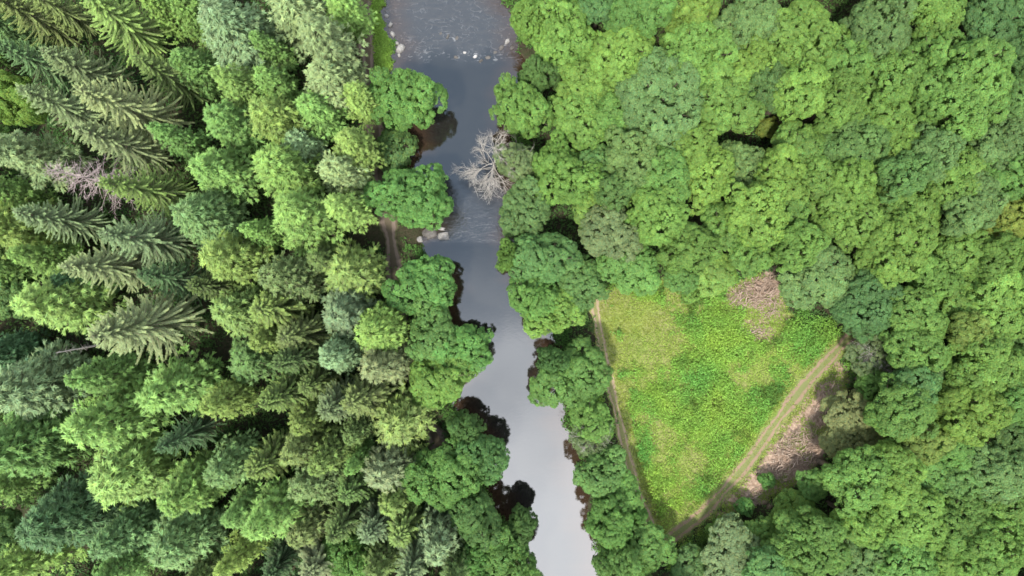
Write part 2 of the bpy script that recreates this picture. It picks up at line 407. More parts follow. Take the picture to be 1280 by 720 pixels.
def conifer_proto(seed, H, R, z0=.22, gap=.62, nb=6, e0=-18, e1=38, droop=.16, tip_up=0., twig=.42, tgap=.13, mode='flat', width=.085, shape=.85, dead=False, spine=.028, tip0=.66, rough=1.0, dens=1.0, sidel=1.0, lift=.1, sag=.1, tspace=.5):  # tip0: inner tint; paler tips are new growth plus a painted lit look
    r = np.random.default_rng(seed)
    T = Tubes(); B = Tubes()
    lean = r.normal(0, .25, 2)
    tr = .010 * H + .03
    ax = lambda z: np.stack([lean[0] * (z / H) ** 2, lean[1] * (z / H) ** 2, z], -1) if np.ndim(z) else np.array([lean[0] * (z / H) ** 2, lean[1] * (z / H) ** 2, z])
    zs = np.linspace(-.5, H, 9)
    T.add(ax(np.maximum(zs, -.5)), np.linspace(tr, .02, 9), 7)
    P, A, NR, LN, WD, TI = [], [], [], [], [], []
    z = H * z0
    while z < H - .25:
        t = (z - H * z0) / (H * (1 - z0))
        prof = (1 - t) ** shape * min(1.0, .62 + 2.2 * t)
        m = nb if t < .8 else max(4, nb - 1)
        a0 = r.uniform(0, 6.28)
        for q in range(m):
            if dead and r.random() < .25: continue
            az = a0 + q * 2 * math.pi / m + r.normal(0, .14 * rough)
            L = R * prof * r.uniform(.92 - .2 * rough, 1.12) + .22
            zb = z + r.uniform(-.5, .5) * gap * rough
            el = math.radians(e0 + (e1 - e0) * t ** 1.1 + r.normal(0, 5 * rough))
            n = 7; s = np.linspace(0, 1, n)
            hor = np.array([math.cos(az), math.sin(az), 0]); side = np.array([-math.sin(az), math.cos(az), 0])
            sway = r.normal(0, .06)
            zz = np.sin(el) * s * L - droop * L * s ** 2 + tip_up * L * np.maximum(0, s - .45) ** 2 * 2
            pts = ax(zb) + hor * (math.cos(el) * L * s)[:, None] + side * (sway * L * s ** 2)[:, None] + np.array([0, 0, 1.]) * zz[:, None]
            B.add(pts, np.linspace(spine * (.5 + L / R * .8), .006, n), 3)
            if dead:
                if r.random() < .8:
                    for w in range(int(L * 6)):
                        u = r.uniform(.2, 1); i = min(int(u * (n - 1)), n - 2); b = pts[i] + (pts[i + 1] - pts[i]) * (u * (n - 1) - i)
                        dv = unit(unit(pts[i + 1] - pts[i]) + r.choice([-1, 1]) * side * .8 + r.normal(0, .25, 3))
                        B.add([b, b + dv * twig * r.uniform(.4, 1.1)], [.014, .005], 3)
                continue
            nt_ = max(5, int(L / tgap))
            u = np.concatenate([np.linspace(.12, 1, nt_)] * 2) + r.normal(0, .02, nt_ * 2)
            u = np.clip(u, .05, 1)
            sd = np.concatenate([np.ones(nt_), -np.ones(nt_)])
            x = u * (n - 1); i = np.minimum(x.astype(int), n - 2); fr = (x - i)[:, None]
            b = pts[i] * (1 - fr) + pts[i + 1] * fr; bd = unit(pts[i + 1] - pts[i])
            bt = r.uniform(.84, 1.16)
            if mode == 'shoot':
                K = max(10, int(L * dens * 60))
                uu = r.uniform(.1, 1, K) ** .75; x = uu * (n - 1); i = np.minimum(x.astype(int), n - 2); fr = (x - i)[:, None]
                bd = unit(pts[i + 1] - pts[i]); sg = r.choice([-1, 1], K)
                slot = np.round(uu * L / .34)                                   # side shoots stand at regular intervals
                vv = r.uniform(0, 1, K); sl = sidel * np.minimum(1, L / 1.6) * (1.15 - .85 * uu) * (.75 + .5 * np.abs(np.sin(slot * 12.9898 + sg * 78.2 + az * 37.)))
                us = np.clip((slot * .34 / L) * .8 + uu * .2, .05, 1); x = us * (n - 1); i = np.minimum(x.astype(int), n - 2); fr = (x - i)[:, None]
                b = pts[i] * (1 - fr) + pts[i + 1] * fr
                p = b + (bd * .55 + side * sg[:, None] * .85) * (vv * sl)[:, None] + np.array([0, 0, 1.]) * (lift * vv * sl - sag * (vv * sl) ** 2)[:, None] + r.normal(0, .06, (K, 3))
                dv = unit(bd * .6 + side * (sg * .6)[:, None] + np.array([0, 0, .12 + lift]) + r.normal(0, .48, (K, 3)))
                ln = twig * r.uniform(.6, 1.25, K)
                P.append(p + dv * ln[:, None] * .4); A.append(dv); NR.append(unit(np.array([0, 0, 1.]) + .5 * rnd_dirs(r, K) + .3 * hor)); LN.append(ln * .55); WD.append(width * r.uniform(.75, 1.25, K))
                e_ = np.maximum(uu ** 1.6, .8 * vv * uu ** .5)
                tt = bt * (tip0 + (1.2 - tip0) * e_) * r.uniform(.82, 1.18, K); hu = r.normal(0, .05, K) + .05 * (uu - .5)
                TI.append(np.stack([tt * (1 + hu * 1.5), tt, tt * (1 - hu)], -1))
            if mode == 'tuft':
                nu = max(2, int(L / tspace)); cen, drc, tb, ee = [], [], [], []
                for uu in np.linspace(.18, 1, nu) + r.normal(0, .04, nu):
                    uu = min(max(uu, .1), 1.0); x = uu * (n - 1); i = min(int(x), n - 2); b = pts[i] + (pts[i + 1] - pts[i]) * (x - i); bd = unit(pts[i + 1] - pts[i])
                    for sg in (-1, 0, 1):
                        if sg and (uu > .93 or r.random() < .15): continue
                        off = 0 if sg == 0 else sidel * (1.12 - .8 * uu) * r.uniform(.45, 1.15) * min(1, .35 + L / 2.5)
                        if sg == 0 and uu < .8 and r.random() < .4: continue
                        for st in ((1.0,) if off < .62 else (.5, 1.0)):
                            cen.append(b + (side * sg * .85 + bd * .5) * off * st + np.array([0, 0, lift * off * st + r.normal(0, .09)]))
                            drc.append(unit(bd * .75 + side * sg * .55 + np.array([0, 0, .3]) + r.normal(0, .2, 3))); tb.append(r.uniform(.82, 1.18)); ee.append(max(uu ** 1.5, .7 * st * abs(sg)))
                cen, drc, tb, ee = map(np.array, (cen, drc, tb, ee)); q_ = np.repeat(np.arange(len(cen)), 15); K = len(q_)
                dv = unit(drc[q_] + .5 * rnd_dirs(r, K)); ln = twig * r.uniform(.55, 1.2, K)
                P.append(cen[q_] + dv * ln[:, None] * .5); A.append(dv); NR.append(unit(np.array([0, 0, 1.]) + .5 * rnd_dirs(r, K) + .3 * hor)); LN.append(ln * .55); WD.append(width * r.uniform(.75, 1.25, K))
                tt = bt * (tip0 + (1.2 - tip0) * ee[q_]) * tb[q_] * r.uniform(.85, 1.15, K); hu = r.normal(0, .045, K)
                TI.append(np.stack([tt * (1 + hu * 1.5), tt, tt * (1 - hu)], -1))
            reps = {'tuft': 0, 'flat': 1, 'fox': 2, 'hang': 2, 'shoot': 0}[mode]
            for rep in range(reps):
                K = len(u)
                if mode == 'fox':
                    th = r.uniform(0, 6.28, K)
                    upv = np.cross(bd, side)
                    upv = upv * np.sign(upv[:, 2:3] + 1e-6)
                    pv = side * np.cos(th)[:, None] + upv * np.sin(th)[:, None]
                    dv = unit(bd * .75 + pv * .75 + np.array([0, 0, .22]) + r.normal(0, .15, (K, 3)))
                elif mode == 'hang' and rep == 1:
                    dv = unit(bd * .35 + side * sd[:, None] * .3 + np.array([0, 0, -1.0]) + r.normal(0, .18, (K, 3)))
                else:
                    dv = unit(bd * .75 + side * sd[:, None] * .75 + np.array([0, 0, -.08 if mode == 'hang' else .1]) + r.normal(0, .14, (K, 3)))
                ln = twig * (1.12 - .55 * u) * r.uniform(.7, 1.2, K) * min(1.0, .45 + L / 2.2)
                P.append(b + dv * ln[:, None] * .5); A.append(dv)
                NR.append(unit(np.array([0, 0, 1.]) + .45 * rnd_dirs(r, K) + .25 * hor)); LN.append(ln * .56); WD.append(width * r.uniform(.75, 1.25, K))
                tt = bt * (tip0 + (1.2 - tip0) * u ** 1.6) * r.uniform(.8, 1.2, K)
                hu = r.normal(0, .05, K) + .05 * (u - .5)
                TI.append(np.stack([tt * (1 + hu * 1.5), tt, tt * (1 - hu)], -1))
            e = rnd_dirs(r, 4); 
            P.append(pts[-1] + hor * .08 + e * .07); A.append(unit(hor + .5 * e)); NR.append(unit(np.array([0, 0, 1.]) + .5 * rnd_dirs(r, 4)))
            LN.append(np.full(4, twig * .4)); WD.append(np.full(4, width)); TI.append(np.full((4, 3), bt * 1.2))
        z += gap * r.uniform(.8, 1.2) * (1.0 if t < .7 else .75)
    if dead:
        T.v += B.v; T.f += [f + T.n for f in B.f]; T.n += B.n
        return None, T, None
    K = 26
    zz = np.linspace(H - 1.1, H + .12, K); dv = unit(rnd_dirs(r, K) * np.array([1, 1, .3]) + np.array([0, 0, .9]))
    P.append(ax(zz) + dv * .1); A.append(dv); NR.append(rnd_dirs(r, K)); LN.append(np.full(K, twig * .35)); WD.append(np.full(K, width)); TI.append(np.full((K, 3), 1.2))
    P, A, NR, LN, WD, TI = map(np.concatenate, (P, A, NR, LN, WD, TI))
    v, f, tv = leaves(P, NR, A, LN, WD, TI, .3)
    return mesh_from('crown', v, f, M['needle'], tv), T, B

class Kind: pass
PROTO = {}
def add_broad(key, seeds, R, H, **kw):
    lst = []
    for s in seeds:
        c, T = broad_proto(s, R, H, **kw); lst.append((c, T.mesh('trunk', M['bark']), None))
    PROTO[key] = (lst, R, H)
def add_con(key, seeds, R, H, **kw):
    lst = []
    for s in seeds:
        c, T, B = conifer_proto(s, H, R, **kw); lst.append((c, T.mesh('trunk', M['bark']), B.mesh('branches', M['branch'])))
    PROTO[key] = (lst, R, H)

add_broad('oak_s', [11, 12, 13], 2.5, 11)
add_broad('oak_m', [21, 22, 23, 24], 3.6, 12.5)
add_broad('oak_l', [31, 32, 33], 4.9, 14.0)
add_broad('oak_x', [41], 7.0, 14.5, lobe=1.4)
add_broad('bank', [51, 52, 53], 3.8, 10.5, lobe=.95, flat=.85, wild=1.8)
add_broad('bank_l', [54, 55], 4.8, 11.5, lobe=1.05, flat=.8, wild=1.8)
add_broad('shrub', [61, 62], 1.3, 2.6, lobe=.55, leaf=.85, flat=.8)
# sparse, partly bare trees
lst = []
for s in (71, 72):
    c, T = broad_proto(s, 3.8, 10, dens=.8, bare=.3)
    r = np.random.default_rng(s)
    for i in range(26):
        a = i * 2.4; z = 10 * r.uniform(.62, .92)
        twig_sprays(T, r, (r.normal(0, .5), r.normal(0, .5), z), (math.cos(a), math.sin(a), r.uniform(.2, .9)), r.uniform(1.6, 3.6), .05, 2)
    lst.append((c, T.mesh('trunk', M['dead']), None))
PROTO['sparse'] = (lst, 3.8, 10)
PROTO['deadb'] = ([(None, dead_broad_proto(81, 4.2, 12), None)], 4.2, 12)
_, T, _ = conifer_proto(82, 17, 3.0, nb=7, gap=.5, dead=True, twig=.45, e0=-12, e1=30, droop=.1, spine=.03, z0=.3)
PROTO['deadc'] = ([(None, T.mesh('trunk', M['deadpink']), None)], 3.0, 17)
# conifers: soft light green, long feathered spruce, narrow dark spruce, dense blue green fir
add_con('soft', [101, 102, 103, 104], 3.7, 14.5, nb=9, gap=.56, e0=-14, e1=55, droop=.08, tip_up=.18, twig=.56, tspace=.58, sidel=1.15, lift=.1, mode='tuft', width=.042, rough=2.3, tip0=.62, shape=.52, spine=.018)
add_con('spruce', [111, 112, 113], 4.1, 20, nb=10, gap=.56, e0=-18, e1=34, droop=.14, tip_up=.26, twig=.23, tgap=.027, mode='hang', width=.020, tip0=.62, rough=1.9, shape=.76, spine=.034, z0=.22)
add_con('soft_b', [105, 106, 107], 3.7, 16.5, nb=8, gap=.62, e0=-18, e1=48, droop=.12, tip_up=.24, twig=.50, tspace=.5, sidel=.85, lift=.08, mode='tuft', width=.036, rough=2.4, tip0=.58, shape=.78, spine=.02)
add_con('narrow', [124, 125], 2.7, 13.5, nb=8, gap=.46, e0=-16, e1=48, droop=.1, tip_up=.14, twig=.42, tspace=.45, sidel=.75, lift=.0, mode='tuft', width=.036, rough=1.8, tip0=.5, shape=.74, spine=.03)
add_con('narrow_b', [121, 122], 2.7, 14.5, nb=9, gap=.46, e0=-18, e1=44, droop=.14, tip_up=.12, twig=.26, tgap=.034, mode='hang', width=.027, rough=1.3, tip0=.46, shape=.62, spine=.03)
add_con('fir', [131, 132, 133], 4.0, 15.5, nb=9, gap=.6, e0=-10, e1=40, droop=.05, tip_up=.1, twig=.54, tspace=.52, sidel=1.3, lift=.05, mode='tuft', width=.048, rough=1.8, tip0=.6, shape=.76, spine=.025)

# foliage colours of the kinds of tree (broadleaf and conifer); d, D and N also put shade into shaded trees' colour
TINT = dict(
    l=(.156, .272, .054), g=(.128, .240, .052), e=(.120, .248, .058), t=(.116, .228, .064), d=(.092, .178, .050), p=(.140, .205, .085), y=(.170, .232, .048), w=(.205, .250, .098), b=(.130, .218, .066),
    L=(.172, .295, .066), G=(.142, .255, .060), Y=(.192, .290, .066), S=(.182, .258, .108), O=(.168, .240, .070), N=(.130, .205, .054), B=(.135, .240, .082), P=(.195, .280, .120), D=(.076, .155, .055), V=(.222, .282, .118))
KINDS = dict(oak=('broadleaf_tree', 'tree', .80), bank=('broadleaf_tree', 'tree', .72), shrub=('shrub', 'shrub', .6), sparse=('sparse_tree', 'tree', .8), deadb=('dead_tree', 'tree', .72), deadc=('dead_conifer', 'tree', .62),
             soft=('conifer_tree', 'tree', .62), spruce=('spruce_tree', 'tree', .58), narrow=('spruce_tree', 'tree', .66), fir=('fir_tree', 'tree', .6))
GROUPS = dict(oak='broadleaf trees of the wood beyond the river', bank='broadleaf trees along the river banks', shrub='low shrubs', sparse='sparse half bare trees',
              soft='light green conifers west of the river', spruce='long branched spruces west of the river', narrow='narrow dark spruces west of the river', fir='dense firs west of the river')
used = {}
def plant(px, py, rpx, kind, tint, label, hs=1.0):
    name, cat, zf = KINDS[kind]
    key = kind
    if kind == 'oak': key = 'oak_s' if rpx < 31 else 'oak_m' if rpx < 43 else 'oak_l' if rpx < 62 else 'oak_x'
    if kind == 'bank' and rpx > 43: key = 'bank_l'
    if kind == 'narrow' and rpx < 34 and (tint in 'SV' or (int(px) * 7 + int(py) * 3) % 5 < 2): key = 'narrow_b'
    if kind == 'soft' and (int(px) * 5 + int(py) * 3) % 7 < 4: key = 'soft_b'
    lst, R, H = PROTO[key]
    k = used.get(key, 0); used[key] = k + 1
    rr = random.Random(int(px * 7919 + py * 104729))
    hs = hs * (rr.uniform(.82, 1.18) if kind == 'oak' and hs > .9 else rr.uniform(.88, 1.12))
    rpx = rpx * (.89 if kind in ('oak', 'bank') else 1.0 if kind in ('shrub', 'sparse', 'deadb') else 1.02 if kind == 'spruce' else 1.12)
    for _ in range(2):
        s = rpx * (CAM_H - H * hs * zf) / F / R
        hz = H * hs * (1 if kind in ('oak', 'bank') else .55 + .45 * min(s, 1.25))
        sz = hz / H
        x, y = at(px, py, hz * zf)
    root = link(name, None, None, (x, y, float(ground_z(x, y))))
    if kind == 'bank' or kind == 'deadb': root.location.z = max(root.location.z, -.9)
    root.scale = (s * rr.uniform(.93, 1.07), s * rr.uniform(.93, 1.07), sz)
    root.rotation_euler = (rr.uniform(-.03, .03), rr.uniform(-.03, .03), rr.uniform(0, 6.283))
    root.empty_display_size = .5
    tag(root, label, cat, GROUPS.get(kind))
    crown, trunk, br = lst[k % len(lst)]
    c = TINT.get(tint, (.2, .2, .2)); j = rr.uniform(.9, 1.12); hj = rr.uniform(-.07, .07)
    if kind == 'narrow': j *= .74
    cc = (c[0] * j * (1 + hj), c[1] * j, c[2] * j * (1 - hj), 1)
    for nm, me in (('trunk', trunk), ('branches', br), ('crown', crown)):
        if me is None: continue
        o = link(nm, me, root)
        if nm == 'crown': o.color = cc
    return root

# ------------------------------------------------------------------ every tree of the photograph: picture place, crown size, kind, foliage colour, label
TREES = [
# west of the river, top left corner
(40,18,38,'spruce','O','olive brown spruce in the very top left corner of the forest'),
(8,40,24,'fir','B','blue green fir cut by the left edge just below the top corner'),
(72,8,30,'spruce','O','dull olive spruce at the top edge, second from the left corner'),
(150,30,50,'spruce','Y','wide yellow olive spruce with drooping fans near the top edge'),
(48,78,32,'spruce','B','blue grey feathery spruce above the lime broadleaf at left edge'),
(14,122,34,'oak','l','bright lime broadleaf standing among spruces at the left edge'),
(28,192,40,'soft','P','pale green soft conifer at the left edge below the lime broadleaf'),
(108,88,40,'spruce','S','grey green spruce touching the big cream branched spruce from above'),
(160,130,50,'spruce','V','cream branched spruce in the middle of the upper left spruce cluster'),
(85,140,40,'spruce','S','pale spruce leaning left beside the cream branched spruce'),
(150,184,42,'spruce','V','pale drooping spruce just above the pinkish dead conifer'),
(185,232,38,'spruce','Y','yellowish olive spruce just right of the pinkish dead conifer'),
(212,98,34,'spruce','N','dark shaded spruce right of the cream branched spruce'),
(200,12,26,'soft','L','bright green soft conifer at the top edge beside the wide olive spruce'),
(244,22,26,'soft','G','mid green soft conifer at the top edge above the small brown gap'),
(296,42,44,'fir','P','large pale bluish fir near the top edge with a rounded fluffy crown'),
(246,86,28,'soft','G','green conifer with a pointed left side just below the small brown gap'),
(300,102,30,'soft','Y','yellow green conifer beneath the large pale bluish fir'),
(290,155,32,'soft','G','dull green conifer between the yellow green one and the bright one below'),
(276,212,40,'soft','L','bright green conifer with soft outline above the blue green fir'),
(222,176,26,'soft','G','small conifer filling the space left of the bright soft conifer'),
(368,18,40,'soft','P','large pale olive conifer at the top edge left of the forest track'),
(410,52,40,'soft','P','pale green conifer beside the forest track near the top edge'),
(432,12,28,'soft','L','soft conifer at the top edge standing over the forest track'),
(338,58,24,'soft','G','small dark green conifer squeezed between two large pale ones'),
(344,108,30,'soft','L','fresh green conifer left of the whitish blue fir'),
(412,102,36,'fir','P','whitish blue fir among yellow green conifers near the track'),
(452,126,26,'soft','Y','narrow yellow green conifer directly beside the upper river tree'),
(396,142,30,'soft','L','light conifer just below the whitish blue fir'),
(345,152,34,'soft','Y','yellow green conifer with a ragged edge left of the light conifer'),
(442,186,33,'soft','Y','bright yellow green conifer left of the brown shore gap between river trees'),
(376,182,25,'soft','P','small pale conifer below the light conifer'),
(356,218,38,'soft','L','round fresh green conifer above the biggest bright conifer'),
(426,216,31,'soft','P','pale conifer directly left of the second river tree'),
# west, middle
(22,285,38,'soft','Y','yellow green broad conifer at the left edge halfway up the picture'),
(74,275,40,'spruce','S','grey olive spruce below the pale soft conifer at left'),
(58,322,30,'soft','L','light green conifer left of the pink tipped spruce'),
(182,298,46,'spruce','S','blue grey spruce with long pale branch fans reaching right'),
(132,330,42,'spruce','V','pinkish tipped spruce lying over the left side of the blue grey one'),
(74,376,48,'soft','Y','large yellow green conifer left of the cream spined spruce'),
(176,406,60,'spruce','V','largest leaning spruce with cream branch spines left of a dark gap'),
(218,352,34,'spruce','D','deeply shaded dark spruce behind the largest leaning spruce'),
(14,372,30,'oak','d','dark shaded broadleaf at the left edge near mid height'),
(44,482,48,'fir','P','pale blue green fir at the left edge with whitish tips'),
(222,482,46,'soft','L','mid green conifer with spiky plumes left of the narrow spruces'),
(262,272,42,'fir','B','round blue green fir right of the yellowish olive spruce'),
(286,322,40,'soft','Y','yellow green conifer below the round blue green fir'),
(298,388,38,'narrow','Y','olive spruce at the left start of the narrow spruce rows'),
(308,452,32,'narrow','G','green narrow spruce right of the spiky plumed conifer'),
(130,470,34,'soft','G','shaded conifer behind the fallen pale stem'),
(372,276,44,'soft','L','biggest bright green conifer, round, beside the shadowed track bend'),
(432,260,31,'soft','Y','yellow tufted conifer touching the second river tree from the left'),
(326,288,24,'soft','L','small conifer wedged left of the biggest bright conifer'),
(440,340,40,'narrow','Y','wide olive spruce with brown branches beside the shadowed track bend'),
(364,350,34,'narrow','O','olive narrow spruce left of the wide brown branched one'),
(346,388,31,'narrow','Y','yellow olive narrow spruce in the second row of the narrow spruces'),
(376,418,30,'narrow','O','dark olive narrow spruce in the centre of the narrow spruce block'),
(430,388,38,'narrow','S','grey green spruce just under the wide brown branched one'),
(476,412,36,'fir','L','bright plumed fir touching the middle river trees'),
(420,440,29,'fir','P','small bluish bright fir left below the bright plumed fir'),
(370,445,26,'narrow','N','small shaded narrow spruce left of the small bluish fir'),
(334,418,25,'narrow','Y','small yellow olive narrow spruce at the left of its block'),
(480,458,34,'narrow','V','brownish olive spruce right of the small bluish fir'),
(268,355,24,'narrow','N','dark narrow spruce beneath the yellow green conifer at the dark gap'),
(400,318,24,'narrow','N','dark narrow spruce in the shade of the biggest bright conifer'),
(6,442,30,'fir','D','deeply shaded fir at the left edge above the whitish blue green one'),
(4,326,28,'fir','G','green fir cut by the left edge below the broad yellow green conifer'),
(6,240,28,'soft','G','dull conifer cut by the left edge above the broad yellow green one'),
(104,352,26,'fir','D','shaded fir peeping out left of the pinkish tipped spruce'),
# west, bottom left
(30,556,46,'fir','G','dark green fir with bright lower rim at the left edge below the pale one'),
(130,528,50,'soft','L','broad fluffy conifer with pale knobbly tips right of the whitish fir'),
(276,500,31,'soft','Y','yellowish conifer above the dark gap in the lower left'),
(230,545,33,'spruce','D','dark feathery spruce sunk in shade between fluffy conifers'),
(160,594,46,'soft','Y','pale yellow conifer below the broad fluffy one, brightest in the lower left'),
(238,606,35,'soft','L','rounded green conifer right of the pale yellow conifer'),
(290,580,35,'fir','B','bluish fir right of the rounded green conifer'),
(86,650,50,'fir','D','large dark emerald fir with spiky sprays near the bottom left'),
(160,668,36,'fir','B','dark bluish fir right of the large emerald fir'),
(226,678,45,'fir','B','grey green fir with pointed sprays near the bottom edge'),
(312,640,32,'soft','G','green conifer right of the grey green pointed fir'),
(296,692,27,'soft','Y','small yellow conifer at the bottom edge beside a dark gap'),
(38,700,42,'soft','L','light conifer at the bottom edge near the left corner'),
(6,668,32,'oak','d','dark broadleaf at the left edge just above the bottom corner'),
(146,712,32,'soft','G','green conifer cut by the bottom edge below the dark bluish fir'),
(255,716,26,'narrow','N','shaded spruce cut by the bottom edge below the grey green fir'),
(8,610,28,'soft','G','olive conifer at the left edge beside the brown forest floor'),
# west, bottom centre: narrow spruces
(354,494,29,'narrow','Y','yellow rimmed narrow spruce under the plumed conifer row'),
(390,482,25,'narrow','N','little narrow spruce right of the yellow rimmed one'),
(416,505,28,'narrow','S','star shaped narrow spruce with pale radiating branches'),
(380,524,26,'narrow','Y','small narrow spruce left below the star shaped one'),
(455,500,32,'narrow','O','grey olive narrow spruce right of the star shaped one'),
(502,528,43,'narrow','Y','largest narrow spruce, round and yellow rimmed, beside the dark clearing'),
(446,532,23,'narrow','N','tiny narrow spruce left of the largest narrow spruce'),
(374,560,30,'narrow','O','olive narrow spruce with streaked sprays left of a bright tipped one'),
(416,562,29,'narrow','Y','narrow spruce directly left of the small bright tipped one'),
(448,572,20,'soft','L','smallest bright green conifer among the dark narrow spruces'),
(334,576,30,'narrow','Y','yellow olive narrow spruce right of the bluish fir'),
(486,592,36,'narrow','V','narrow spruce with brown star branches left of the teal river broadleaf'),
(396,602,34,'narrow','O','wide dark olive narrow spruce below the streaked one'),
(440,612,29,'narrow','G','green narrow spruce with bright lower tips below the smallest conifer'),
(496,624,27,'narrow','Y','narrow spruce directly below the brown star branched one'),
(344,640,42,'soft','L','fluffy light conifer standing at the left of the lowest narrow spruces'),
(388,652,34,'narrow','O','olive narrow spruce right of the fluffy light conifer'),
(430,652,27,'narrow','N','dark small narrow spruce below the green bright tipped one'),
(470,655,29,'narrow','S','grey narrow spruce with forked branches near the bottom'),
(506,656,32,'narrow','Y','yellow olive narrow spruce near the bottom, above the pale grey one'),
(546,674,35,'narrow','S','pale grey feathered spruce near the bottom left of the riverside trees'),
(434,690,34,'bank','e','round dark green broadleaf among narrow spruces at the bottom'),
(398,706,31,'narrow','V','brownish narrow spruce at the bottom edge beside a black gap'),
(474,698,27,'narrow','N','dark narrow spruce cut by the bottom edge'),
(520,702,30,'narrow','S','grey star branched narrow spruce at the bottom edge'),
(572,708,28,'narrow','N','dull narrow spruce at the bottom edge nearest the river'),
(344,704,26,'narrow','D','very dark small spruce in the black gap at the bottom'),
# left bank of the river
(506,124,43,'bank','e','emerald round broadleaf overhanging the left bank, upper of two'),
(514,243,50,'bank','e','large emerald broadleaf overhanging the left bank beside the rock sill'),
(492,186,20,'shrub','d','shaded shrub on the shore between the two upper river trees'),
(530,360,42,'bank','e','emerald broadleaf on the left bank just below the rock sill'),
(540,415,36,'bank','t','blue green broadleaf in the middle of the left bank cluster'),
(576,436,36,'bank','e','emerald broadleaf reaching furthest over the river in mid picture'),
(548,472,38,'bank','g','fresh green broadleaf at the lower end of the left bank cluster'),
(560,592,48,'bank','e','bright teal broadleaf on the left bank right of the narrow spruces'),
(606,570,32,'bank','t','teal broadleaf whose branches hang over the pale water'),
(584,536,22,'bank','d','small dark shaded broadleaf beside the bare clearing on the left bank'),
(594,650,34,'bank','d','dark broadleaf in shade on the left bank near the bottom'),
(634,699,40,'bank','g','light green broadleaf at the bottom edge on the left bank'),
(596,700,26,'bank','e','small broadleaf at the bottom edge behind the light green bank tree'),
(652,660,21,'bank','d','dark bush added to fill out the tree reflection near the bottom of the river'),  # dark crown set in the water to deepen the tree reflection
# right bank of the river
(664,28,27,'bank','l','lime broadleaf at the top edge on the right bank'),
(704,42,44,'bank','l','broad lime tree at the top edge, second from the river'),
(652,136,36,'bank','g','round green broadleaf on the right bank above the dead tree'),
(676,92,24,'bank','d','dark small broadleaf in shade behind the upper right bank'),
(692,196,26,'bank','l','little lime broadleaf just right of the dead tree'),
(658,258,37,'bank','b','soft grey green broadleaf on the right bank below the dead tree'),
(676,322,40,'bank','t','teal broadleaf on the right bank opposite the rock sill'),
(634,318,20,'bank','g','small green broadleaf leaning over the water by the lower sill'),
(726,350,34,'bank','t','dark teal broadleaf right of the teal one opposite the sill',0.8),
(668,374,34,'bank','g','fresh green broadleaf overhanging the river below the teal one'),
(692,392,35,'bank','l','lime broadleaf on the right bank where the left track starts',0.75),
(719,470,47,'bank','g','large dark rimmed broadleaf on the right bank beside the meadow',0.75),
(692,448,20,'bank','d','small dark broadleaf at the water below the lime one'),
(738,524,30,'bank','g','green broadleaf between the large bank tree and the pale one',0.8),
(738,548,26,'sparse','p','pale thin tree with grey twigs on the meadow side of the right bank'),
(750,588,31,'bank','t','shaded blue green broadleaf on the lower right bank'),
(768,614,36,'bank','g','bright broadleaf whose crown reaches the left meadow track',0.7),
(764,650,33,'bank','e','emerald broadleaf at the water on the lower right bank'),
(798,690,40,'bank','g','broad green tree at the bottom edge on the right bank',0.75),
(774,704,28,'bank','t','teal broadleaf at the bottom edge nearest the water on the right bank'),
(797,642,13,'bank','e','small emerald broadleaf at the lower end of the left meadow track',0.6),
# wood right of the river, upper
(776,70,43,'oak','l','lime rounded oak left above the big grey green oak'),
(728,112,34,'oak','l','lime crown between the broad lime tree and the green right bank tree'),
(802,14,36,'oak','g','green crown at the top edge above the lime rounded oak'),
(752,8,28,'oak','d','dark crown at the top edge beside the broad lime bank tree'),
(866,14,37,'oak','l','lime crown at the top edge over the creased lime oak'),
(876,64,46,'oak','l','creased lime oak split by dark lines near the top'),
(828,122,56,'oak','b','big grey green oak with a finely knobbed dome'),
(722,152,36,'oak','g','green crown right of the round green right bank tree'),
(762,152,34,'oak','g','green crown touching the lower left of the big grey green oak'),
(905,124,42,'oak','g','green crown right of the big grey green oak'),
(866,184,33,'oak','l','bright lime crown below the big grey green oak'),
(788,194,38,'oak','b','bluish shaded crown below the big grey green oak'),
(708,220,44,'bank','l','vivid lime broadleaf right of the dead tree'),
(934,26,38,'oak','b','grey green crown at the top edge left of the large lime oak'),
(936,80,32,'oak','l','small lime crown between the creased oak and the large lime oak'),
(828,222,40,'oak','g','green crown above the lime oak that borders the wood edge'),
(882,220,36,'oak','l','lime crown left below the black hole in the wood'),
(928,206,30,'oak','b','bushy grey green crown just below the black hole in the wood'),
(960,160,10,'shrub','y','yellowish bush deep inside the black hole in the wood'),
(744,208,26,'oak','t','teal small crown right of the vivid lime broadleaf'),
(766,292,37,'oak','p','pale grey green tree above the meadow near the left track'),
(742,258,30,'oak','l','lime crown above the pale thin tree at the wood edge'),
(820,266,45,'oak','l','rounded lime oak at the lower wood edge over a black gap'),
(790,332,38,'oak','g','bright green tree standing at the top left of the meadow',0.75),
(866,312,36,'oak','g','green crown at the top edge of the meadow'),
(908,282,30,'oak','l','lime crown between the wood edge and the brush by the meadow'),
(892,340,30,'oak','l','low lime crown spreading onto the meadow beside the upper brush pile',0.55),
(850,346,22,'oak','g','small green tree in front of the meadow edge crowns',0.6),
(944,268,40,'oak','l','pale lime oak above the upper brush pile'),
(936,320,26,'oak','g','green crown touching the top of the upper brush pile'),
(986,266,26,'oak','g','small green crown tucked right of the pale lime oak'),
(772,238,24,'oak','d','small shaded crown above the rounded lime oak at the wood edge'),
(1000,50,52,'oak','l','large lime oak near the top edge, brightest of the upper right'),
(960,108,28,'oak','d','dark crown just above the black hole in the wood'),
(1098,40,47,'oak','b','large grey green oak at the top edge with a pale dome'),
(1168,10,39,'oak','l','lime oak cut by the top edge right of the pale domed oak'),
(1246,24,42,'oak','d','dark green oak in the top right corner'),
(1208,104,74,'oak','g','biggest oak of the wood, wide dome near the right edge'),
(1056,82,36,'oak','g','green crown between the large lime and the pale domed oak'),
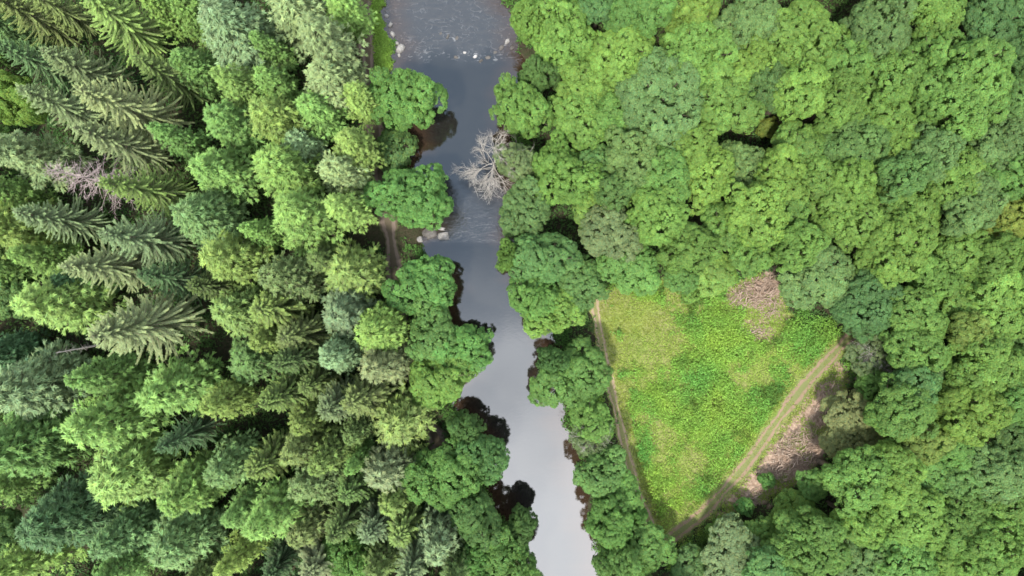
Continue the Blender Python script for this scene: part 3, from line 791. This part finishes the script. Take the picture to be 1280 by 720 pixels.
(1112,100,38,'oak','g','green crown below the pale domed oak'),
(1002,112,36,'oak','l','lime crown below the large lime oak'),
(1046,130,32,'oak','g','small crown in the middle of the upper right wood'),
(1104,146,34,'oak','g','crown left of the lower rim of the biggest oak'),
(1166,192,31,'oak','b','oval crown on the lower left of the biggest oak beside a dark gap'),
(1066,178,43,'oak','d','dusky grey crown in the upper right wood'),
(1118,180,34,'oak','l','lime crown right of the dusky grey crown'),
(998,182,29,'oak','g','crown right beside the black hole in the wood'),
(976,226,34,'oak','l','lime crown below the black hole beside the pale lime oak'),
(1070,226,31,'oak','l','lime crown below the dusky grey crown'),
(1022,226,27,'oak','g','small crown between the two lime crowns under the dusky one'),
(1130,220,31,'oak','t','teal crown above the dark gap right of the lime crowns'),
(1194,216,36,'oak','g','crown just under the biggest oak'),
(1246,182,38,'oak','b','grey green crown at the lower right of the biggest oak'),
(1264,222,34,'oak','g','crown at the right edge above the golden tree'),
(1274,128,32,'oak','t','teal crown on the right edge beside the biggest oak'),
(1276,70,28,'oak','d','dark crown on the right edge under the top right corner'),
# wood right of the river, middle
(1058,266,47,'oak','l','large lime oak in the centre of the right hand wood'),
(1132,262,42,'oak','g','green oak right of the central lime oak'),
(1214,256,36,'oak','b','grey green crown left of the golden tree'),
(1264,270,31,'oak','y','golden yellow green tree at the right edge'),
(998,308,33,'oak','g','dark jagged crown right of the pale lime oak above the meadow'),
(1024,345,42,'oak','b','blue green crown right of the upper brush pile',0.8),
(1124,306,46,'oak','l','wide lime oak below the green oak in mid right'),
(1164,346,31,'oak','l','small lime crown under the wide lime oak'),
(1204,318,38,'oak','g','green crown below the grey green one near the golden tree'),
(1248,322,33,'oak','g','crown below the golden tree at right'),
(1086,376,47,'oak','d','dark smooth crown above the upper end of the right track',0.8),
(1146,396,37,'oak','g','knobbly crown right of the dark smooth crown'),
(1186,372,28,'oak','l','small lime crown above the olive yellow tree'),
(1242,378,42,'oak','l','lime rounded oak near the right edge at mid height'),
(1206,416,25,'oak','y','olive yellow tree between green oaks in mid right'),
(1270,416,32,'oak','d','dark crown on the right edge below the lime rounded oak'),
(1096,440,28,'sparse','p','half dead tree with white twigs near the upper end of the right track',0.75),
(1148,440,36,'oak','g','green crown right of the half dead white twigged tree'),
(1230,452,42,'oak','l','lime crown right below the olive yellow tree'),
(1274,350,28,'oak','g','small crown cut by the right edge at mid height'),
(1140,482,30,'oak','t','teal crown below the half dead white twigged tree'),
(1186,474,27,'oak','b','grey green small crown left of the lime crown at lower right'),
(1272,462,28,'oak','g','crown on the right edge right of the lime crown'),
(1088,478,20,'bank','e','low emerald tree at the rim of the right track',0.55),
# wood right of the river, bottom
(1072,536,43,'oak','w','pale yellowish grey tree right of the lower brush pile',0.5),
(1146,556,33,'oak','y','yellow sparse looking crown right of the pale yellowish grey tree'),
(1128,512,40,'oak','g','round green crown above the yellow one in the lower right'),
(1216,512,44,'oak','l','large lime crown in the lower right above a black hole'),
(1266,502,32,'oak','g','crown on the right edge beside the large lime crown'),
(1262,548,28,'oak','d','dusky crown filling the gap at the right edge of the lower wood'),
(1196,562,31,'oak','g','small crown left of the black hole in the lower right'),
(1118,594,36,'oak','l','lime crown below the yellow sparse looking one'),
(1162,590,30,'oak','g','crown right of the lime one below the yellow crown'),
(1204,602,34,'oak','t','teal crown below the black hole in the lower right'),
(1070,602,38,'oak','g','green crown below the pale yellowish grey tree'),
(1060,598,24,'oak','d','dark shaded crown right behind the lower brush pile',0.45),
(1016,606,22,'oak','g','low green crown filling the corner between the lower brush pile and the wood',0.42),
(990,644,29,'oak','l','lime crown just below the lower brush pile',0.5),
(1252,592,38,'oak','b','grey green crown near the right edge below the black hole'),
(1076,656,27,'oak','l','little lime crown between broad crowns near the bottom'),
(1140,644,50,'oak','l','broad lime oak near the bottom right'),
(1200,652,36,'oak','g','green crown right of the broad lime oak near the bottom'),
(1012,680,50,'oak','g','broad green oak at the bottom edge below the lime crown'),
(1072,700,36,'oak','b','grey green crown at the bottom edge right of the broad green oak'),
(1128,700,38,'oak','g','green crown at the bottom edge under the broad lime oak'),
(1184,706,32,'oak','l','lime crown at the bottom edge toward the right corner'),
(1240,692,46,'oak','l','broad lime oak in the bottom right corner'),
(1252,642,30,'oak','g','small crown on the right edge above the bottom right corner oak'),
(912,694,42,'oak','p','pale grey green crown at the bottom edge right of the track end',0.65),
(864,712,28,'oak','d','dark crown at the bottom edge beside the track end',0.6),
(950,674,27,'oak','g','green crown right of the white stone',0.6),
(958,708,30,'oak','t','teal crown at the bottom edge left of the broad green oak'),
(897,668,13,'bank','e','small emerald tree at the lower rim of the track junction',0.5),
]
for row in TREES: plant(*row)
# bare trees
plant(618, 204, 39, 'deadb', 'x', 'bare grey dead broadleaf leaning over the river on the right bank')
plant(648, 202, 28, 'bank', 'p', 'pale green broadleaf directly behind the grey dead one')
plant(120, 224, 40, 'deadc', 'x', 'pinkish grey dead conifer without needles among the left spruces', 1.3)

# ------------------------------------------------------------------ ground vegetation (uncountable)
def scatter(n, x0, x1, y0, y1, keep):
    x = rng.uniform(x0, x1, n); y = rng.uniform(y0, y1, n); k = keep(x, y); return x[k], y[k]
def vnoise(x, y, s, ph):
    """value noise, three octaves, about -1..1"""
    tot = 0
    for o, w in ((.32, 1.0), (.69, .55), (1.47, .3)):
        u, v = x * s * o + 37.7 * ph + 91 * o, y * s * o - 21.3 * ph + 57 * o
        a = .6 + o; u, v = u * math.cos(a) - v * math.sin(a), u * math.sin(a) + v * math.cos(a)
        iu, iv = np.floor(u), np.floor(v); fu, fv = u - iu, v - iv; fu = fu * fu * (3 - 2 * fu); fv = fv * fv * (3 - 2 * fv)
        h = lambda p, q: (np.sin(p * 127.1 + q * 311.7) * 43758.5453) % 1.0
        tot = tot + w * 2 * ((h(iu, iv) * (1 - fu) + h(iu + 1, iv) * fu) * (1 - fv) + (h(iu, iv + 1) * (1 - fu) + h(iu + 1, iv + 1) * fu) * fv - .5)
    return tot / 1.25
def off_tracks(x, y, k=1.0):
    j = rng.normal(0, .25, x.shape)
    return (seg_dist(x, y, TRACK_R) > 1.05 * k + j) & (seg_dist(x, y, TRACK_L) > .7 * k + j) & (seg_dist(x, y, TRACK_B) > 1.15 * k + j)
def herb(name, x, y, h, base, size, mat, hue, up=.9, clump=4, kindlabel=None, spread=.22):
    n = len(x); idx = np.repeat(np.arange(n), clump); K = len(idx)
    o = rng.normal(0, spread, (K, 2))
    px, py = x[idx] + o[:, 0], y[idx] + o[:, 1]
    pz = ground_z(px, py) + base + h[idx] * rng.uniform(.25, 1.0, K)
    out = np.stack([o[:, 0], o[:, 1], np.full(K, .12)], -1)
    nr = unit(np.array([0, 0, up]) + .5 * rng.normal(size=(K, 3)) + unit(out) * .4)
    t = rng.uniform(.7, 1.3, K) * rng.uniform(.8, 1.2, n)[idx]
    tint = hue[idx] * t[:, None]
    sz = size * rng.uniform(.6, 1.35, K)
    v, f, tv = leaves(np.stack([px, py, pz], -1), nr, unit(out + .3 * rng.normal(size=(K, 3))), sz, sz * .42, tint)
    ob = link(name, mesh_from(name, v, f, mat, tv)); tag(ob, kindlabel, None, None, 'stuff'); return ob

mx0, my0 = at(730, 700); mx1, my1 = at(1070, 340)
keep = lambda x, y: inside(x + rng.normal(0, .3, x.shape), y + rng.normal(0, .3, x.shape), MEADOW) & off_tracks(x, y)
# short meadow grass: yellower and browner in the top left part and along the left track
x, y = scatter(30000, mx0, mx1, my0, my1, keep)
X0, Y0 = at(800, 405)
dry = np.clip(1.1 - np.hypot((x - X0) / 1.2, y - Y0) / 7.5, 0, 1) * np.clip(.75 + .9 * vnoise(x, y, 1.1, 3.0), 0, 1.1) + np.clip(1 - (seg_dist(x, y, TRACK_L) - .6) / 2.2, 0, 1) * .8 + .55 * np.clip(vnoise(x, y, .5, 2.0), 0, 1)
dry = np.clip(dry + rng.normal(0, .15, x.shape), 0, 1)
hue = np.array([1, 1, 1.]) * (1 - dry[:, None]) + np.array([1.0, .84, .88]) * dry[:, None]
herb('meadow_grass', x, y, .12 + .25 * (1 - dry), .0, .13, M['grass'], hue, clump=3)
# taller lush herbs in drifts, spreading under the trees of the rim
RIM = list(MEADOW) + [MEADOW[0]]
x, y = scatter(52000, mx0 - 3, mx1 + 3, my0 - 3, my1 + 3, lambda x, y: (inside(x, y, MEADOW) | (seg_dist(x, y, RIM) < 2.4)) & off_tracks(x, y) & ~soil_mask(x, y))
nz_ = vnoise(x, y, .62, .7) + .55 * vnoise(x, y, 1.9, 4.2)
wgt = np.clip(.9 - np.hypot((x - X0) / 1.3, y - Y0) / 8., 0, 1)
k = (nz_ > -.15 + 1.1 * wgt + rng.normal(0, .15, x.shape)) & (seg_dist(x, y, TRACK_L) > 1.6) & (seg_dist(x, y, TRACK_R) > 1.6)
x, y, q = x[k], y[k], nz_[k]
rimd = seg_dist(x, y, list(MEADOW) + [MEADOW[0]])
hv = np.clip(.2 + .8 * (q + .3), .15, 1.5) * (1 + .5 * np.clip(vnoise(x, y, 2.6, 6.6), 0, 1)) + 1.1 * sstep(3.0, .2, rimd) * rng.uniform(.3, 1, x.shape)
br = vnoise(x, y, .9, 9.1)
dk = 1 - .5 * sstep(.25, .75, vnoise(x, y, 1.35, 8.2)); hue = np.stack([.80 + .25 * br, 1.05 + .12 * br, .95 + 0 * br], -1) * dk[:, None]
herb('meadow_herbs', x, y, hv, .05, .15, M['grass'], hue, clump=5, up=.7)
# grass strip by the top of the river, and bank vegetation along both shores
sx0, sy0 = at(455, 100); sx1, sy1 = at(495, -20)
x, y = scatter(6000, sx0, sx1, sy0, sy1, lambda x, y: inside(x, y, STRIP) & (river_d(x, y) < -.8) & off_tracks(x, y))
herb('bank_grass', x, y, np.full(len(x), .3), 0, .13, M['grass'], np.tile([.78, .95, .8], (len(x), 1)), clump=4)
x, y = scatter(150000, -40, 22, -62, 62, lambda x, y: (river_d(x, y) < -.35 + rng.normal(0, .2, x.shape)) & (river_d(x, y) > -3.2) & off_tracks(x, y))
g = vnoise(x, y, .8, 3.3); k = g > -.35; x, y, g = x[k], y[k], g[k]
k = ~inside(x, y, SLAB) & ~inside(x, y, STRIP); x, y, g = x[k], y[k], g[k]
herb('waterside_plants', x, y, .3 + .5 * np.clip(g + .4, 0, 1), 0, .15, M['under'], np.stack([1.1 + .3 * g, 1.25 + .2 * g, 1.0 + 0 * g], -1), clump=4)
# undergrowth below the trees
def fk(x, y):
    return (river_d(x, y) < -2.6) & ~inside(x, y, MEADOW) & ~soil_mask(x, y) & off_tracks(x, y, 1.15) & (vnoise(x, y, .33, 1.1) + .4 * vnoise(x, y, 1.1, 6.) > -.75)
x, y = scatter(60000, -80, 80, -50, 50, fk)
g = vnoise(x, y, .45, 5.0)
herb('undergrowth', x, y, .25 + 1.2 * np.clip(g + .35, 0, 1), 0, .24, M['under'], np.stack([1 + .25 * g, 1 + .1 * g, 1 + 0 * g], -1), clump=4, spread=.35)
# weeds coming up through the bare ground beside the right track
x, y = scatter(60000, mx0, mx1 + 6, my0, my1, lambda x, y: soil_mask(x, y) & off_tracks(x, y, .85) & (vnoise(x, y, .9, 2.2) + .7 * vnoise(x, y, 2.3, .4) > .12))
herb('roadside_weeds', x, y, np.full(len(x), .3), 0, .12, M['grass'], np.tile([.95, .95, .95], (len(x), 1)), clump=3)
x, y = scatter(22000, mx0, mx1, my0, my1, lambda x, y: (seg_dist(x, y, TRACK_R) < 1.5) & ((seg_dist(x, y, TRACK_R) < .28) | (seg_dist(x, y, TRACK_R) > .85)) & (vnoise(x, y, 1.5, 2.2) > -.35))
xs, ys = scatter(9000, mx0, mx1, my0, my1, lambda x, y: (seg_dist(x, y, TRACK_L) < .95) & (vnoise(x, y, .8, 6.1) > -.1))
x, y = np.concatenate([x, xs]), np.concatenate([y, ys])
herb('track_grass', x, y, np.full(len(x), .12), .08, .09, M['grass'], np.tile([1.1, .92, 1.0], (len(x), 1)), clump=2)

# low bushes standing in the meadow and on its rim
BUSHES = [(862,368,9,'g','bush at the top of the meadow below the wood edge'),
          (958,600,8,'e','green bush growing at the lower brush pile'),
          (930,632,9,'e','bush on the bare soil right of the white stone'),
          (918,650,7,'d','dark bush just above the white stone')]
for px, py, r_, t_, lb in BUSHES: plant(px, py, r_, 'shrub', t_, lb)

# the wood going on beyond what the photograph shows, as one mass
def further_wood():
    r = np.random.default_rng(99); V, Fc, TN, off = [], [], [], 0; pts = []
    src = []
    for key in ('oak_l', 'oak_m', 'soft', 'soft_b', 'narrow'):
        me = PROTO[key][0][0][0]; n = len(me.vertices); co = np.empty(n * 3, np.float32); me.vertices.foreach_get('co', co); tn = np.empty(n * 4, np.float32); me.attributes['tint'].data.foreach_get('color', tn)
        src.append((co.reshape(-1, 4, 3), tn.reshape(-1, 4, 4)[..., :3]))
    for _ in range(4000):
        x, y = r.uniform(-98, 98), r.uniform(-66, 66)
        if abs(x) < 71 and abs(y) < 43: continue
        if -river_d(np.array([x]), np.array([y]))[0] < 3.0 or (pts and min((x - a) ** 2 + (y - b) ** 2 for a, b in pts) < 5.6 ** 2): continue
        pts.append((x, y))
        west = x < -8; q, t = src[int(r.integers(2, 5)) if west else int(r.integers(0, 2))]
        k = r.random(len(q)) < .2; q, t = q[k], t[k]
        c = q.mean(1, keepdims=True); q = c + (q - c) * 2.0
        a = r.uniform(0, 6.28); ca, sa = math.cos(a), math.sin(a); s = r.uniform(.9, 1.2)
        w = np.stack([q[..., 0] * ca - q[..., 1] * sa, q[..., 0] * sa + q[..., 1] * ca, q[..., 2]], -1) * s + np.array([x, y, float(ground_z(x, y))])
        V.append(w.reshape(-1, 3)); TN.append((t * np.array([.125, .215, .05]) * .74 * r.uniform(.85, 1.15) / np.array([.05, .10, .025])).reshape(-1, 3))
    V = np.concatenate(V); o = link('further_woodland', mesh_from('further_woodland', V, np.arange(len(V)).reshape(-1, 4), M['under'], np.concatenate(TN)))
    tag(o, None, None, None, 'stuff')
further_wood()

# ------------------------------------------------------------------ brush piles
def brush(name, poly, n, label, hmax, seed):
    r = np.random.default_rng(seed); P = np.array(poly); T = Tubes()
    lo, hi = P.min(0), P.max(0); cx, cy = P.mean(0)
    placed = 0
    while placed < n:
        x, y = r.uniform(lo[0], hi[0]), r.uniform(lo[1], hi[1])
        if not inside(np.array([x]), np.array([y]), P)[0]: continue
        d = min(1, seg_dist(np.array([x]), np.array([y]), list(map(tuple, P)) + [tuple(P[0])])[0] / 1.2)
        z = float(ground_z(x, y)) + r.uniform(.02, .12 + hmax * d)
        a = r.uniform(0, 6.28) if r.random() < .6 else r.normal(.5, .4)
        L = r.uniform(.4, 1.9); e = r.normal(0, .22)
        dv = np.array([math.cos(a), math.sin(a), e]) * L * .5; w = r.uniform(.014, .045) if r.random() < .85 else r.uniform(.05, .1)
        c = np.array([x, y, z]); k = np.array([-math.sin(a), math.cos(a), 0]) * r.normal(0, .12) * L
        T.add([c - dv, c + k, c + dv], [w, w * .8, w * .4], 4); placed += 1
        if r.random() < .5:
            f = unit(dv + .7 * np.linalg.norm(dv) * r.normal(size=3)) * L * .35
            T.add([c + k, c + k + f], [w * .6, w * .3], 3)
    o = link(name, T.mesh(name, M['slash'])); tag(o, label, 'brush pile', 'heaps of cut branches')
brush('brush_pile', W([(903,372),(928,352),(958,342),(972,346),(972,372),(976,396),(962,402),(944,386),(916,384)]), 620, 'large pinkish heap of cut branches at the top of the meadow', .7, 1)
brush('brush_pile', W([(932,408),(952,404),(962,412),(956,426),(936,426)]), 130, 'small heap of cut branches below the large one in the meadow', .35, 2)
brush('brush_pile', W([(968,560),(990,535),(1012,528),(1024,545),(1022,575),(1010,592),(985,602),(962,598)]), 620, 'brown heap of cut branches between the right track and the wood', .8, 3)
brush('brush_pile', W([(1012,520),(1026,492),(1042,470),(1052,482),(1046,510),(1030,526)]), 200, 'thin scatter of cut branches beside the upper end of the track', .25, 4)
brush('brush_pile', W([(918,636),(940,612),(962,602),(958,618),(935,640)]), 150, 'thin scatter of cut branches beside the lower part of the track', .25, 5)

# a pale fallen stem and a leaning bare stem in the left forest
def stem(name, a, b, za, zb, rad, label):
    T = Tubes(); r = np.random.default_rng(int(a[0] * 10) % 997)
    p, q = np.array([*at(*a, za), za]), np.array([*at(*b, zb), zb])
    s = np.linspace(0, 1, 9)[:, None]
    pts = p + (q - p) * s + np.array([0, 0, -.3]) * np.sin(s * 3.14)
    T.add(pts, np.linspace(rad, rad * .4, 9), 7)
    for i in range(40):
        u = r.uniform(.3, 1); c = p + (q - p) * u; dv = rnd_dirs(r, 1)[0]
        T.add([c, c + dv * r.uniform(.3, 1.0)], [.02, .006], 3)
    o = link(name, T.mesh(name, M['dead'])); tag(o, label, 'dead trunk')
stem('bare_trunk', (130, 430), (70, 441), 8, 15, .15, 'bare pale trunk leaning left above the whitish blue green fir')

# ------------------------------------------------------------------ rocks
def rock(px, py, sx, sy, sz, mat, label, z=None, rot=0., seed=0, blocky=.5, name='rock', group=None):
    import bmesh
    bm = bmesh.new(); bmesh.ops.create_icosphere(bm, subdivisions=3, radius=1)
    r = np.random.default_rng(seed); ph = r.uniform(0, 6.28, 6)
    for v in bm.verts:
        c = np.array(v.co); m = np.abs(c).max(); c = c * (1 - blocky) + c / m * blocky * .8
        d = 1 + .12 * math.sin(3 * c[0] + ph[0]) * math.cos(2.6 * c[1] + ph[1]) + .08 * math.sin(6 * c[1] + ph[2] + 3 * c[2]) + .05 * math.sin(11 * c[0] + ph[3] - 7 * c[1])
        v.co = (c[0] * d * sx, c[1] * d * sy, c[2] * d * sz)
    me = bpy.data.meshes.new(name); bm.to_mesh(me); bm.free()
    for p in me.polygons: p.use_smooth = True
    me.materials.append(mat)
    zz = (-.8 if z is None else z); x, y = at(px, py, zz)
    o = link(name, me, None, (x, y, zz)); o.rotation_euler = (r.uniform(-.1, .1), r.uniform(-.1, .1), rot)
    tag(o, label, 'rock', group); return o
G1 = 'rocks of the sill across the river'; G2 = 'stones along the upper left bank'; G3 = 'boulders in the upper rapids'
rock(555, 295.5, .95, .68, .62, M['rock'], 'flat pale rock slab, biggest on the sill in the river', -.55, .1, 1, .95, group=G1)
rock(552, 286, .62, .28, .5, M['rock'], 'narrow pale rock slab behind the biggest sill slab', -.55, -.1, 2, .95, group=G1)
rock(537, 291, 1.15, 1.0, .55, M['wetrock'], 'dark wet boulder between the sill slabs and the left bank', -.6, .5, 3, .4, group=G1)
rock(525, 299, .5, .5, .5, M['rock'], 'small grey rock at the bank end of the sill', -.35, .2, 4, group=G1)
rock(564, 301, .3, .22, .3, M['wetrock'], 'little wet rock at the river end of the sill', -.7, .2, 5, group=G1)
for i, (px, py, s, lb) in enumerate([(483, 20, .3, 'pale stone highest on the upper left bank'), (488, 31, .38, 'pale stone below the highest bank stone'), (491, 43, .4, 'pale stone in the middle of the upper bank row'),
                                     (496, 54, .33, 'grey stone above the widest bank stone'), (501, 61, .62, 'widest pale stone where the upper bank meets the smooth water'), (499, 69, .3, 'last small stone of the upper bank row')]):
    rock(px, py, s * 1.2, s * .8, s, M['rock'], lb, -.35, i, 20 + i, .3, group=G2)
for i, (px, py, sx, sy, m_, lb) in enumerate([(581, 66, .27, .19, 'palerock', 'white boulder in the upper rapids, left of the pair'), (594, 71, .36, .22, 'palerock', 'white boulder in the upper rapids, right of the pair'),
                                              (601, 76, .4, .2, 'wetrock', 'dark wet rock below the white pair in the rapids'), (634, 52, .5, .3, 'rock', 'grey boulder in the rapids close to the right bank'), (560, 46, .45, .16, 'wetrock', 'low dark rock breaking the middle of the rapids')]):
    rock(px, py, sx, sy, .35, M[m_], lb, -.45, .3 * i, 40 + i, .3, group=G3)
for i, (px, py, s_, lb) in enumerate([(570, 72, .26, 'small wet rock at the left end of the weir line below the rapids'), (610, 72, .3, 'wet rock on the weir line just right of the white pair'), (619, 66, .24, 'small wet rock in the middle of the right half of the weir line'),
                                     (627, 60, .34, 'grey wet rock left of the boulder by the right bank'), (640, 60, .3, 'wet rock touching the right bank at the rapids'), (551, 42, .22, 'tiny rock at the left end of the low dark rock in the rapids'), (571, 48, .25, 'tiny rock at the right end of the low dark rock in the rapids')]):
    rock(px, py, s_ * 1.5, s_, s_, M['wetrock'], lb, -.5, .2 * i, 70 + i, .3, group=G3)
rock(905, 662, .34, .55, .4, M['palerock'], 'single white stone beside the track junction', .25, .25, 60, .5)

# ------------------------------------------------------------------ sky, sun, camera
SUN_EL = math.radians(65); sun_h = np.array([-.6, -1.0]); sun_h /= np.linalg.norm(sun_h)
sd = Vector((sun_h[0] * math.cos(SUN_EL), sun_h[1] * math.cos(SUN_EL), math.sin(SUN_EL)))
world = bpy.data.worlds.new('World'); scene.world = world; world.use_nodes = True
nt = world.node_tree; nt.nodes.clear(); out = nt.nodes.new('ShaderNodeOutputWorld'); bg = nt.nodes.new('ShaderNodeBackground')
sky = nt.nodes.new('ShaderNodeTexSky'); sky.sky_type = 'NISHITA'; sky.sun_disc = False; sky.sun_elevation = SUN_EL; sky.sun_rotation = math.atan2(sd.x, sd.y)
sky.dust_density = 1.5
tc = nt.nodes.new('ShaderNodeTexCoord')
nn = N(nt, 'ShaderNodeTexNoise', Scale=5.5, Detail=7.0, Roughness=.55, Distortion=.3); nt.links.new(tc.outputs['Generated'], nn.inputs['Vector'])
def cloud(centre, r_in, r_out, rag):
    vm = nt.nodes.new('ShaderNodeVectorMath'); vm.operation = 'DISTANCE'; vm.inputs[1].default_value = centre; nt.links.new(tc.outputs['Generated'], vm.inputs[0])
    sm = N(nt, 'ShaderNodeMath', operation='MULTIPLY_ADD'); nt.links.new(nn.outputs[0], sm.inputs[0]); sm.inputs[1].default_value = -rag; nt.links.new(vm.outputs['Value'], sm.inputs[2])
    cm = N(nt, 'ShaderNodeMapRange', interpolation_type='SMOOTHSTEP'); cm.inputs[1].default_value = r_out - rag * .5; cm.inputs[2].default_value = r_in - rag * .5; nt.links.new(sm.outputs[0], cm.inputs[0])
    return cm.outputs[0]
# broken cloud: bright grey cover all round, a dark blue grey gap overhead, one brilliant cloud south of the zenith
c = mixc(nt, sky.outputs[0], (8.6, 9.0, 9.8), .8)
c = mixc(nt, c, (3.4, 4.6, 6.3), cloud((-.05, .16, .985), .26, .50, .15))
c = mixc(nt, c, (26., 26.8, 28.2), cloud((.05, -.44, .90), .10, .54, .44))
nt.links.new(c, bg.inputs['Color']); bg.inputs['Strength'].default_value = .142; nt.links.new(bg.outputs[0], out.inputs[0])

sl = bpy.data.lights.new('sun', 'SUN'); sl.energy = 3.8; sl.angle = math.radians(5); sl.color = (1, .955, .88)
so = link('sun', sl); so.rotation_euler = (-sd).to_track_quat('-Z', 'Y').to_euler(); so.location = sd * 150

cam = bpy.data.cameras.new('camera'); co = link('camera', cam, None, (0, 0, CAM_H)); co.rotation_euler = (0, 0, 0)
cam.sensor_width = 36; cam.lens = 36 * F / 1280; cam.clip_start = .5; cam.clip_end = 8000
scene.camera = co

scene.view_settings.view_transform = 'Standard'; scene.view_settings.look = 'None'
scene.view_settings.exposure = .72; scene.view_settings.gamma = 1; scene.view_settings.use_curve_mapping = False
scene.render.engine = 'CYCLES'
cy = scene.cycles
cy.use_denoising = True; cy.denoiser = 'OPENIMAGEDENOISE'
cy.max_bounces = 5; cy.diffuse_bounces = 3; cy.glossy_bounces = 2; cy.transmission_bounces = 3
cy.caustics_reflective = False; cy.caustics_refractive = False
